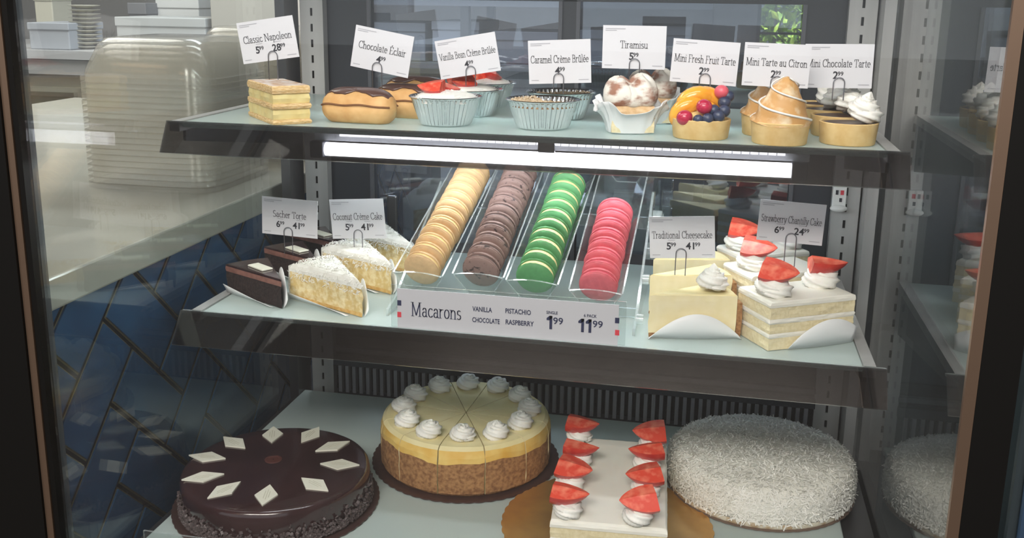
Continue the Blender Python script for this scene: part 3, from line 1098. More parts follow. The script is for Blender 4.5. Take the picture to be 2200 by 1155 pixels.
# ------------------------------------------------------------------ upper shelf: pastries
# layered napoleon slice
na = thing('napoleon_slice', 'layered custard pastry slice at the left end of the upper shelf', 'pastry', (.1230, .0665, Z1 + .0003), math.radians(42))
NW, ND = .049, .112
for z0, z1, m, ins, nm in ((0, .006, PASTRY, 0, 'pastry_layer'), (.0062, .0195, CUSTARD, .0012, 'custard_layer'), (.0197, .0262, PASTRY, -.0004, 'pastry_layer'), (.0264, .0390, CUSTARD, .0015, 'custard_layer')):
    mb = MB()
    stack(mb, rect_outline(NW, ND, .004), [(z0, ins, m), (z0 + (z1 - z0) * .5, ins - .0008, m), (z1, ins, m)], m, .0011)
    mb.build(nm, na, 50)
mb = MB()
stack(mb, rect_outline(NW, ND, .004), [(.0392, 0, PASTRY), (.0435, -.0006, PASTRY), (.0475, .0004, PASTRY), (.0488, .002, DUST)], DUST, .0006)
mb.build('sugared_top', na, 50)


# éclairs
def eclair(label, loc, rz, ln=.105, r=.023):
    t = thing('eclair', label, 'eclair', loc, rz)
    mb = MB()
    rows = []
    n = 18
    for i in range(n + 1):
        u = -1 + 2 * i / n
        k = (1 - abs(u) ** 4) ** .5 if abs(u) < 1 else 0.05
        k = max(k, .06)
        row = []
        for j in range(24):
            a = 2 * pi * j / 24
            y = r * 1.05 * k * math.cos(a)
            z = r * k * math.sin(a)
            if abs(math.sin(a) - .25) < .16:       # the split along the side
                y *= .93
            row.append((u * ln / 2, y, max(z, -r * .78) + r * .78))
        rows.append(row)
    mb.grid(rows, ECLAIR, True, None, True, True)
    mb.build('choux_body', t, 60)
    sp_ = MB()
    for sgn in (-1, 1):
        pts_ = []
        for i in range(19):
            u = -.93 + 1.86 * i / 18
            k = (1 - abs(u) ** 4) ** .5
            pts_.append((u * ln / 2, sgn * r * 1.05 * k * .965, r * k * .22 + r * .78 + .0008 * math.sin(u * 7)))
        sp_.tube(pts_, .0013, mat('choux_split', (.20, .085, .03), .8), 6)
    sp_.build('split_line', t, 60)
    mb = MB()
    rows = []
    for i in range(n + 1):
        u = -1 + 2 * i / n
        k = max((1 - abs(u) ** 4) ** .5 if abs(u) < 1 else 0.05, .06) * 1.035
        drip = .70 + .14 * math.sin(i * .8 + ln * 90) + .05 * math.sin(i * 1.9)
        a0, a1 = pi / 2 - drip, pi / 2 + drip * .95
        rows.append([(u * ln / 2 * .97, r * 1.06 * k * math.cos(a0 + (a1 - a0) * j / 12), r * k * math.sin(a0 + (a1 - a0) * j / 12) + r * .78 + .0012) for j in range(13)])
    mb.grid(rows, ECLCHOC, False)
    o = mb.build('chocolate_glaze', t, 60)
    so = o.modifiers.new('solid', 'SOLIDIFY')
    so.thickness = .0018
    return t


e1, e2, e3 = at_z(775, 262, Z1), at_z(850, 246, Z1), at_z(875, 228, Z1)
eclair('chocolate glazed eclair nearest the front edge of the upper shelf', (e1.x, .072, Z1 + .0003), math.radians(-6), .104, .0245)
eclair('chocolate glazed eclair behind the front one, touching the foil cup', (.275, .140, Z1 + .0003), math.radians(-8), .100, .0245)
eclair('rearmost chocolate glazed eclair, mostly hidden under its card', (.262, .232, Z1 + .0003), math.radians(-4), .105, .026)


# foil cups
def foil_cup_mesh():
    mb = MB()
    R0, R1, H = .0325, .0435, .036

    def rf(a, i, r, z):
        return 1 + (.030 * math.cos(40 * a) if 0 < z < H - .002 and r > .02 else 0)
    mb.lathe([(.002, .0006), (R0 - .002, .0006), (R0, .002), (R0 + (R1 - R0) * .5, H * .5), (R1 - .0006, H - .003), (R1 + .001, H - .001), (R1 + .0034, H - .0008), (R1 + .0040, H + .0006), (R1 + .0028, H + .0014), (R1 - .0008, H - .0006), (R1 - .003, H - .010)], FOIL, 320, None, True, False, rf)
    return mb.mesh('foil_cup', 50)


FOILME = foil_cup_mesh()


def brulee(label, loc, kind, rz):
    t = thing('creme_brulee_cup', label, 'dessert cup', loc, rz)
    link('foil_cup', FOILME, t)
    rnd = random.Random(int(loc[0] * 1e4 + loc[1] * 1e3))
    if kind == 'vanilla':
        mb = MB()
        mb.lathe([(.041, .030), (.0405, .034), (.036, .0385), (.028, .0412), (.018, .0428), (.008, .0435), (.001, .0435)], CREAM, 48, None, True, True,
                 lambda a, i, r, z: 1 + .04 * math.sin(5 * a + i) + .03 * math.sin(11 * a + 2 * i))
        mb.build('cream_topping', t, 70)
        pts = []
        for _ in range(160):
            a, r = rnd.uniform(0, 6.28), .036 * math.sqrt(rnd.random())
            pts.append((r * math.cos(a), r * math.sin(a), .0425 - .006 * (r / .036) ** 2))
        crumbs(MB(), pts, CREAM, .0007, .002).build('meringue_crumbs', t, kind='stuff')
        for k, (sx, sy, a, e) in enumerate(((-.004, -.012, 2.9, .1), (-.012, .014, .3, .3))):
            sb = link('strawberry', STRAW[k], t, (sx, sy, .0535), (.35 if k else -.35, e, a))
            sb.scale = (.72, .72, .72)
    else:
        mb = MB()
        mb.lathe([(.0415, .028), (.041, .0305), (.03, .0315), (.015, .0318), (.001, .0318)], mat('burnt_caramel', (.20, .09, .035), .25, c2=(.42, .25, .11), scale=70), 40, None, True, True)
        mb.build('caramel_top', t, 60)
        pts = []
        for _ in range(240):
            a, r = rnd.uniform(1.6, 5.2), .040 * math.sqrt(rnd.random())
            pts.append((r * math.cos(a), r * math.sin(a), .0335 + rnd.uniform(0, .002)))
        crumbs(MB(), pts, mat('toffee_crumb', (.46, .32, .18), .6, c2=(.66, .55, .40), scale=200), .0006, .0018).build('toffee_crumbs', t, kind='stuff')
    return t


brulee('foil cup of cream and strawberry nearest the shelf edge', (.346, .085, Z1 + .0003), 'vanilla', .2)
brulee('foil cup with cream and strawberry, second in its row from the shelf edge', (.350, .190, Z1 + .0003), 'vanilla', 1.0)
brulee('rearmost foil cup topped with cream and strawberry, third from the shelf edge', (.346, .300, Z1 + .0003), 'vanilla', 2.2)
brulee('foil cup of caramel custard nearest the shelf edge', (.473, .087, Z1 + .0003), 'caramel', .4)
brulee('foil cup of caramel custard behind the front one', (.478, .196, Z1 + .0003), 'caramel', 1.9)


# tiramisu in folded paper cups
def tiramisu(label, loc, rz):
    t = thing('tiramisu_cup', label, 'dessert cup', loc, rz)
    mb = MB()
    rows = []
    rnd = random.Random(int(loc[1] * 1e4))
    zs = [0, .001, .012, .022, .031, .0345]
    for i, z in enumerate(zs):
        k = [.0, 1.0, 1.10, 1.22, 1.42, 1.56][i]
        row = []
        for j in range(72):
            a = 2 * pi * j / 72
            c, s_ = math.cos(a), math.sin(a)
            e = .55
            q = max(.02, k) * .0285
            fl = 1 + (.035 * math.cos(18 * a) * (i / 5) ** 1.2)
            zz = z + (.0075 * math.cos(4 * a + pi) + .002 * math.sin(9 * a + 1)) * max(0, i - 2) / 3
            row.append((q * fl * math.copysign(abs(c) ** e, c), q * fl * math.copysign(abs(s_) ** e, s_), zz))
        rows.append(row)
    mb.grid(rows, PAPER, True, None, True, False)
    o = mb.build('paper_cup', t, 35)
    so = o.modifiers.new('solid', 'SOLIDIFY')
    so.thickness = .0006
    for z0, z1, m, nm in ((.002, .018, PALESP, 'sponge_layer'), (.0183, .0215, mat('coffee_soaked', (.34, .17, .07), .8), 'soaked_layer'), (.0218, .034, mat('tan_sponge', (.62, .40, .20), .8, c2=(.74, .54, .32), scale=150, bump=.8), 'sponge_layer')):
        mb = MB()
        stack(mb, rect_outline(.052, .056, .005), [(z0, 0, m), ((z0 + z1) / 2, -.0007, m), (z1, .0006, m)], m, .0008)
        mb.build(nm, t, 50)
    for k, (x, y, rx_, ry_, h) in enumerate(((-.0145, .000, .0175, .031, .034), (.0135, .001, .0175, .031, .037), (.000, -.016, .014, .014, .026))):
        mb = MB()
        rows = []
        for i, (kk, z) in enumerate(((.80, 0), (1.0, .12), (1.08, .32), (1.04, .52), (.90, .72), (.66, .88), (.36, .97), (.06, 1.0))):
            rows.append([(x + rx_ * kk * math.copysign(abs(math.cos(a)) ** .8, math.cos(a)) * (1 + .07 * math.sin(4 * a + k + 2 * z)), y + ry_ * kk * math.copysign(abs(math.sin(a)) ** .8, math.sin(a)) * (1 + .05 * math.sin(5 * a + 2 * k)), .0325 + h * z * (1 + .08 * math.sin(3 * a + k))) for a in [2 * pi * j / 36 for j in range(36)]])
        mb.grid(rows, COCOA, True, None, True, True)
        mb.build('cream_dollop', t, 70)
    return t


tiramisu('cocoa dusted tiramisu in white paper cup nearest the shelf edge', (.583, .088, Z1 + .0003), .25)
tiramisu('cocoa dusted tiramisu in white paper cup behind the front one', (.601, .195, Z1 + .0003), .1)


# tarts
def shell(t, R, H, m=TARTSH):
    mb = MB()
    mb.lathe([(.001, .0), (R * .90, 0), (R * .93, .001), (R, H), (R - .0008, H + .0008), (R - .003, H + .0004), (R - .0042, H - .003), (R * .8, H - .004), (.001, H - .004)], m, 56, None, False, False,
             lambda a, i, r, z: 1 + (.006 * math.sin(7 * a) if r > .02 else 0))
    return mb.build('tart_shell', t, 45)


ft = thing('fruit_tart', 'small tart heaped with orange slices, blueberries and red berries', 'tart', (.671, .062, Z1 + .0003))
TR, TH_ = .0352, .0225
shell(ft, TR, TH_)
ORANGE = mat('orange_fruit', (.86, .34, .02), .25, c2=(.92, .48, .06), scale=60, coat=.4)
BLUEB = mat('blueberry', (.018, .025, .06), .35, c2=(.05, .065, .12), scale=90)
REDB = mat('red_berry', (.42, .015, .05), .25, c2=(.55, .03, .08), scale=80, coat=.4)
PINKB = mat('pink_berry', (.75, .12, .16), .35)
MB().lathe([(TR - .005, TH_ - .003), (TR * .6, TH_ + .006), (.001, TH_ + .010)], CUSTARD, 32, None, False, True).build('custard_filling', ft, 60)


def segment(c, ln, r, rot, m):
    mb = MB()
    pts, rr = [], []
    for i in range(11):
        a = math.radians(-70 + 140 * i / 10)
        pts.append((ln * .5 * math.sin(a), 0, ln * .42 * math.cos(a)))
        rr.append(max(.001, r * math.cos(math.radians(-84 + 168 * i / 10)) ** .6))
    mb.tube(pts, rr, m, 12)
    return mb.build('orange_slice', ft, 60, c, rot)


segment((-.012, .004, TH_ - .002), .046, .0105, (.3, -.55, .2), ORANGE)
segment((-.004, .010, TH_ + .006), .050, .0115, (.1, -.25, .25), ORANGE)
segment((.004, .006, TH_ + .010), .044, .0105, (-.35, .25, .2), ORANGE)
segment((.000, -.006, TH_ + .002), .034, .009, (-.6, .3, -.2), ORANGE)
for x, y, z, r, m, nm in ((-.019, -.024, .003, .0098, REDB, 'red_berry'), (.003, -.020, .016, .0098, REDB, 'red_berry'), (.022, .004, .032, .0088, PINKB, 'pink_berry'),
                          (-.003, -.029, .002, .0062, BLUEB, 'blueberry'), (.008, -.028, .003, .0072, BLUEB, 'blueberry'), (.020, -.022, .006, .0078, BLUEB, 'blueberry'), (.026, -.012, .011, .0078, BLUEB, 'blueberry'),
                          (.014, -.016, .012, .0072, BLUEB, 'blueberry'), (.026, .000, .020, .0078, BLUEB, 'blueberry'), (.030, .006, .027, .0075, BLUEB, 'blueberry')):
    MB().blob((0, 0, 0), (r, r, r * .95), m).build(nm, ft, 60, (x, y, TH_ + z), (random.uniform(-.4, .4), random.uniform(-.4, .4), 0))


def lemon_tart(label, loc, seed):
    t = thing('lemon_meringue_tart', label, 'tart', loc)
    shell(t, .0335, .025)
    rnd = random.Random(seed)
    mb = MB()
    rows = []
    N = 26
    for i in range(N + 1):
        z = i / N
        k = (1 - z) ** .62 * (1 + .0 * z) + .03
        row = []
        for j in range(80):
            a = 2 * pi * j / 80
            sw = math.sin(2 * a + 17 * z + 1.0)
            ridge = .055 * max(0, sw) ** .7
            rr = .0325 * k * (1 + ridge + .015 * math.sin(7 * a + 5 * z))
            row.append((rr * math.cos(a) + .004 * z * z, rr * math.sin(a), .022 + .055 * z + .004 * max(0, sw) * (1 - z)))
        rows.append(row)
    mb.grid(rows, MERINGUE, True, None, True, True)
    mb.build('meringue', t, 80)
    # pale ridges left by the piping tip
    rd = MB()
    for s0 in (0, pi):
        pts, rr = [], []
        for i in range(34):
            z = .06 + .86 * i / 33
            a = (pi / 2 - 1.0 - 17 * z) / 2 + s0
            k = (1 - z) ** .62 + .03
            r = .0325 * k * 1.065
            pts.append((r * math.cos(a) + .004 * z * z, r * math.sin(a), .0255 + .055 * z))
            rr.append(.0016 * (1 - z * .5))
        rd.tube(pts, rr, CREAM, 6)
    rd.build('meringue_ridge', t, 80)
    return t


lemon_tart('torched lemon meringue tart nearest the shelf edge', (.762, .040, Z1 + .0003), 1)
lemon_tart('second lemon meringue tart half hidden behind the front one', (.752, .113, Z1 + .0003), 2)

for k, (x, y, rx) in enumerate(((.8405, .062, .013), (.836, .131, .013), (.831, .200, .013), (.826, .269, .013))):
    t = thing('chocolate_tart', ['chocolate tart with cream rosette nearest the shelf edge', 'chocolate tart with cream rosette, second from the shelf edge', 'chocolate tart with cream rosette, third from the shelf edge', 'rearmost chocolate tart with cream rosette under its card'][k], 'tart', (x, y, Z1 + .0003), k * .7)
    shell(t, .0335, .025)
    MB().lathe([(.0295, .0215), (.0293, .0240), (.02, .0248), (.001, .0250)], TARTCHOC, 40, None, True, True).build('ganache', t, 60)
    rx_, ry_ = rx * math.cos(-k * .7) , rx * math.sin(-k * .7)
    link('rosette', ROSB[k % 3], t, (rx_, ry_, .0245), (.1, .15, k))

# ------------------------------------------------------------------ lower shelf: slices
def paper_sheet(t, pts, hts, lean=.004, name='paper_liner', th=.0004):
    """a strip of paper standing on the shelf along pts with heights hts; wavy top"""
    rows0, rows1 = [], []
    for (x, y, nx, ny), h in zip(pts, hts):
        rows0.append((x, y, .0003))
        rows1.append((x + nx * lean, y + ny * lean, max(h, .0006)))
    mid = [tuple((a[i] + b[i]) / 2 - (.0008 if i < 2 else 0) for i in range(3)) for a, b in zip(rows0, rows1)]
    mb = MB().grid([rows0, mid, rows1], PAPER, False)
    o = mb.build(name, t, 60)
    so = o.modifiers.new('solid', 'SOLIDIFY')
    so.thickness = th
    return o


def torte_slice(label, tip, L0, ang, paper=True):
    d = Vector((L0[0] - tip[0], L0[1] - tip[1]))
    rz_ = math.atan2(d.y, d.x) - ang
    r = d.length
    t = thing('chocolate_torte_slice', label, 'cake slice', (tip[0], tip[1], Z2 + .0003), rz_)
    ol = wedge_outline(r, ang, .005)
    mb = MB()
    stack(mb, ol, [(.0006, .0008, CHOCSP), (.008, 0, CHOCSP), (.016, 0, CHOCSP), (.024, .0004, CHOCSP), (.031, 0, CHOCSP)], CHOCSP, .0011)
    mb.build('sponge', t, 40)
    mb = MB()
    stack(mb, ol, [(.0312, 0, CHOCCR), (.035, -.0004, CHOCCR), (.0385, 0, CHOCCR)], CHOCCR, .0007)
    mb.build('cream_layer', t, 40)
    mb = MB()
    stack(mb, ol, [(.0387, 0, CHOC), (.0405, 0, CHOC), (.0415, .0014, CHOC)], CHOC, .0002)
    mb.build('glaze', t, 40)
    a = ang * .5
    MB().box(-.019, .019, -.0085, .0085, 0, .0022, PLAQUE, Matrix.Shear('XY', 4, (.25, 0)) if False else None).build('white_plaque', t, None, (r * .58 * math.cos(a), r * .58 * math.sin(a), .0418), (0, 0, a + .15), bevel=.0006)
    if paper:
        # sheet under the near cut and the standing sheet by the tip
        n = 14
        pts, hts = [], []
        for i in range(n + 1):
            u = i / n
            x = r * (.12 + .86 * u)
            pts.append((x * math.cos(ang) + .002 * -math.sin(ang), x * math.sin(ang) + .002 * math.cos(ang), -math.sin(ang), math.cos(ang)))
            hts.append(.002 + .0125 * u ** 1.2)
        paper_sheet(t, pts, hts, .006)
        pts, hts = [], []
        for i in range(n + 1):
            u = i / n
            x = r * (.02 + .75 * u)
            pts.append((x, -.0022, 0, -1))
            hts.append(.012 + .034 * math.sin(pi * min(1, u * 1.1)) ** .7)
        paper_sheet(t, pts, hts, .006)
    return t


SA = math.radians(30)
tip, l0 = Vector((.1274, .043)), Vector((.0174, .0975))
for k, (off, lab, pp) in enumerate(((Vector((0, 0)), 'dark chocolate torte slice with white plaque nearest the shelf edge', True), (Vector((.008, .106)), 'dark chocolate torte slice behind the front one, holding a price card', True), (Vector((.004, .208)), 'rearmost dark chocolate torte slice by the back', False))):
    torte_slice(lab, tip + off, l0 + off, SA, pp)


def coconut_slice(label, tip, L0, ang, seed):
    random.seed(seed)
    d = Vector((L0[0] - tip[0], L0[1] - tip[1]))
    rz_ = math.atan2(d.y, d.x) - ang
    r = d.length
    t = thing('coconut_cake_slice', label, 'cake slice', (tip[0], tip[1], Z2 + .0003), rz_)
    ol = wedge_outline(r, ang, .005)
    mb = MB()
    Bm = mat('yellow_sponge_base', (.62, .36, .10), .8, c2=(.74, .52, .22), scale=120, bump=.8)
    stack(mb, ol, [(.0006, .001, Bm), (.006, 0, YSP), (.013, 0, YSP), (.020, .0003, YSP), (.028, 0, YSP), (.035, .0004, YSP), (.041, .001, YSP)], YSP, .0012)
    mb.build('sponge', t, 40)
    mb = MB()
    stack(mb, ol, [(.0395, -.0006, COCO), (.044, .0002, COCO), (.0485, .004, COCO), (.0512, .0095, COCO)], COCO, .0009, None, 4, .004)
    # coconut covers the outer curved wall as well
    n = 16
    rows = []
    for i in range(6):
        z = .001 + .0455 * i / 5
        rr = r + .0022 + .0015 * math.sin(i / 5 * pi)
        rows.append([(rr * math.cos(ang * j / n) + random.uniform(-.0008, .0008), rr * math.sin(ang * j / n) + random.uniform(-.0008, .0008), z) for j in range(n + 1)])
    mb.grid(rows, COCO, False)
    mb.build('icing', t, 60)
    pts = []
    for _ in range(900):
        a, q = random.uniform(.0, ang), r * math.sqrt(random.random())
        edge = min(q * math.sin(a), q * math.sin(ang - a), r - q)
        z = .0535 - .012 * max(0, 1 - edge / .012) ** 2 + .0
        pts.append(((q * math.cos(a), q * math.sin(a), z + .0008), (random.gauss(0, .3), random.gauss(0, .3), 1)))
    for _ in range(300):
        a = random.uniform(0, ang)
        pts.append(((r + .003) * math.cos(a), (r + .003) * math.sin(a), random.uniform(.002, .048)) and (((r + .003) * math.cos(a), (r + .003) * math.sin(a), random.uniform(.002, .048)), (math.cos(a), math.sin(a), .2)))
    for _ in range(150):
        q = random.uniform(.0, r)
        pts.append(((q * math.cos(ang), q * math.sin(ang), random.uniform(.030, .046)), (-math.sin(ang), math.cos(ang), .4)))
    flakes(MB(), pts, COCO, (.003, .008)).build('coconut_flakes', t, kind='stuff')
    n = 16
    pts, hts = [], []
    for i in range(n + 1):
        u = i / n
        x = r * (.16 + .84 * u)
        pts.append((x * math.cos(ang) - .002 * math.sin(ang), x * math.sin(ang) + .002 * math.cos(ang), -math.sin(ang), math.cos(ang)))
        hts.append(.001 + .011 * u ** .8)
    paper_sheet(t, pts, hts, .008)
    pts, hts = [], []
    for i in range(n + 1):
        u = i / n
        x = r * (.02 + .6 * u)
        pts.append((x, -.003 - .012 * u, 0, -1))
        hts.append(.010 + .028 * math.sin(pi * min(1, u * .95)) ** .6)
    paper_sheet(t, pts, hts, .006)
    return t


tip, l0 = Vector((.246, .034)), Vector((.1172, .0927))
for k, (off, lab) in enumerate(((Vector((0, 0)), 'coconut covered yellow cake slice nearest the shelf edge'), (Vector((.004, .107)), 'coconut covered yellow cake slice behind the front one'), (Vector((.002, .214)), 'rearmost coconut covered cake slice beside the tan macarons'))):
    coconut_slice(lab, tip + off, l0 + off, SA, 40 + k)
random.seed(99)


def cheesecake_slice(label, tip, R0, ang, ros=True, paper=True):
    d = Vector((R0[0] - tip[0], R0[1] - tip[1]))
    r = d.length
    t = thing('cheesecake_slice', label, 'cake slice', (tip[0], tip[1], Z2 + .0003), math.atan2(d.y, d.x))
    ol = wedge_outline(r, ang, .005)
    mb = MB()
    stack(mb, ol, [(.0006, .0008, CRUST), (.003, 0, CRUST), (.0058, .0003, CRUST)], CRUST, .0008)
    mb.build('crumb_base', t, 40)
    mb = MB()
    ol2 = wedge_outline(r - .0065, ang, .005)
    stack(mb, ol2, [(.006, .0004, CHEESE), (.02, 0, CHEESE), (.034, .0003, CHEESE), (.048, 0, CHEESE), (.055, .0004, CHEESETOP), (.0568, .002, CHEESETOP)], CHEESETOP, .0006, None, 3, -.002)
    mb.build('filling', t, 40)
    n = 14
    rows = []
    for rr, z in ((r - .0062, .006), (r, .006), (r + .0008, .025), (r, .046), (r - .0062, .046)):
        rows.append([(rr * math.cos(ang * j / n), rr * math.sin(ang * j / n), z + random.uniform(-.0006, .0006)) for j in range(n + 1)])
    mb = MB().grid(rows, CRUST, False)
    for e in (0, -1):
        mb.add([q[e] for q in rows], [tuple(range(5)) if e else tuple(range(5))[::-1]], CRUST)
    mb.build('crumb_wall', t, 40)
    if ros:
        a = ang * .42
        link('rosette', ROSB[0], t, (r * .72 * math.cos(a), r * .72 * math.sin(a), .0545), (0, 0, 1))
    if paper:
        pts, hts = [], []
        n = 20
        for i in range(n + 1):
            u = i / n
            x = r * (-.0 + 1.0 * u)
            pts.append((x, -.0022 - .004 * math.sin(pi * u), 0, -1))
            hts.append(.001 + .034 * math.sin(pi * min(1, max(0, u * 1.0))) ** .9)
        paper_sheet(t, pts, hts, .007)
    return t


tip, r0 = Vector((.620, .050)), Vector((.7345, .076))
for off, lab, ro, pp in ((Vector((0, 0)), 'plain cheesecake slice with one cream rosette nearest the shelf edge', True, True), (Vector((-.006, .090)), 'plain cheesecake slice behind the rosette slice', False, False), (Vector((-.008, .175)), 'rearmost plain cheesecake slice behind its price card', False, False)):
    cheesecake_slice(lab, tip + off, r0 + off, math.radians(31), ro, pp)


def chantilly_slice(label, near, rz_, W_, D_, detail, seed):
    random.seed(seed)
    t = thing('strawberry_cream_cake_slice', label, 'cake slice', (near[0], near[1], Z2 + .0003), rz_)
    C_ = Matrix.Translation((W_ / 2, D_ / 2, 0))
    ol = rect_outline(W_, D_, .005)
    for z0, z1, m, nm, j in ((.0006, .0155, PALESP, 'sponge_layer', .0008), (.0157, .0215, ICINGW, 'cream_layer', .0009), (.0217, .0335, PALESP, 'sponge_layer', .0008), (.0337, .0400, ICINGW, 'cream_layer', .0009), (.0402, .0545, PALESP, 'sponge_layer', .0008)):
        mb = MB()
        stack(mb, ol, [(z0, .0003, m), (z0 * .66 + z1 * .34, -.0003 if m is ICINGW else 0, m), (z0 * .33 + z1 * .67, -.0003 if m is ICINGW else .0003, m), (z1, .0002, m)], m, j, C_)
        mb.build(nm, t, 45)
    mb = MB()
    stack(mb, ol, [(.0547, -.0004, ICINGW), (.058, -.0006, ICINGW), (.061, .0006, ICINGW), (.0622, .003, ICINGW)], ICINGW, .0007, C_, 4, .0006)
    mb.build('icing', t, 50)
    for k, (x, y, a, tl_) in enumerate(detail):
        ro = link('rosette', ROSL[k % 2], t, (x, y, .061), (0, 0, k))
        link('strawberry', STRAW[k % 3], t, (x - .014 * math.cos(a), y - .014 * math.sin(a), .0985), (tl_, .10, a))
    return t


RZC = math.radians(31)
s1 = chantilly_slice('layered strawberry cream cake slice nearest the shelf edge', (.767, .0335), RZC, .122, .073, ((.020, .030, -.25 - RZC, .55), (.103, .046, .1 - RZC, .2)), 5)
pts, hts = [], []
for i in range(23):
    u = i / 22
    pts.append((.026 + .096 * u, -.0022 - .003 * math.sin(pi * u), 0, -1))
    hts.append(.001 + .036 * math.sin(pi * (.03 + .80 * u)) ** .8)
paper_sheet(s1, pts, hts, .006)
chantilly_slice('layered strawberry cream cake slice behind the front one', (.748, .148), RZC, .116, .073, ((.020, .034, -.15 - RZC, .5),), 6)
chantilly_slice('rearmost layered strawberry cream cake slice against the back', (.7365, .249), RZC, .112, .070, ((.018, .040, -.1 - RZC, .55), (.096, .030, .2 - RZC, .4)), 7)
random.seed(123)

# ------------------------------------------------------------------ macarons on their acrylic stand
YFR, YRE = .11, .32
ROWS = [('vanilla', (907, 577), (1017, 370), 1.0, ((.68, .45, .235), (.80, .62, .27))),
        ('chocolate', (1034, 580), (1116, 376), 1.0, ((.19, .115, .095), (.085, .05, .045))),
        ('pistachio', (1149, 594), (1226, 386), 1.0, ((.10, .31, .115), (.70, .60, .28))),
        ('raspberry', (1284, 613), (1339, 383), .66, ((.66, .125, .155), (.56, .07, .11)))]
tone = {'vanilla': 'tan vanilla', 'chocolate': 'brown chocolate', 'pistachio': 'green pistachio', 'raspberry': 'pink raspberry'}
ORD = ['first', 'second', 'third', 'fourth', 'fifth', 'sixth', 'seventh', 'eighth', 'ninth', 'tenth', 'eleventh', 'twelfth', 'thirteenth', 'fourteenth']
MR = .0256


def shell_mesh(m, up, seed, hk=1.0):
    rnd = random.Random(seed)
    prof = [(MR * .985, .0022), (MR * 1.015, .0032), (MR * 1.0, .0046), (MR * .965, .0052), (MR * .985, .0066), (MR * .93, .0084), (MR * .78, .0101), (MR * .55, .0112), (MR * .28, .0117), (.001, .0118)]
    mb = MB()
    mb.lathe([(r, up * z * hk) for r, z in prof], m, 44, None, True, True, lambda a, i, r, z: 1 + (rnd.uniform(-.016, .016) if i < 4 else 0))
    if up < 0:
        mb.f = [tuple(reversed(f)) for f in mb.f]
    return mb.mesh('shell', 45)


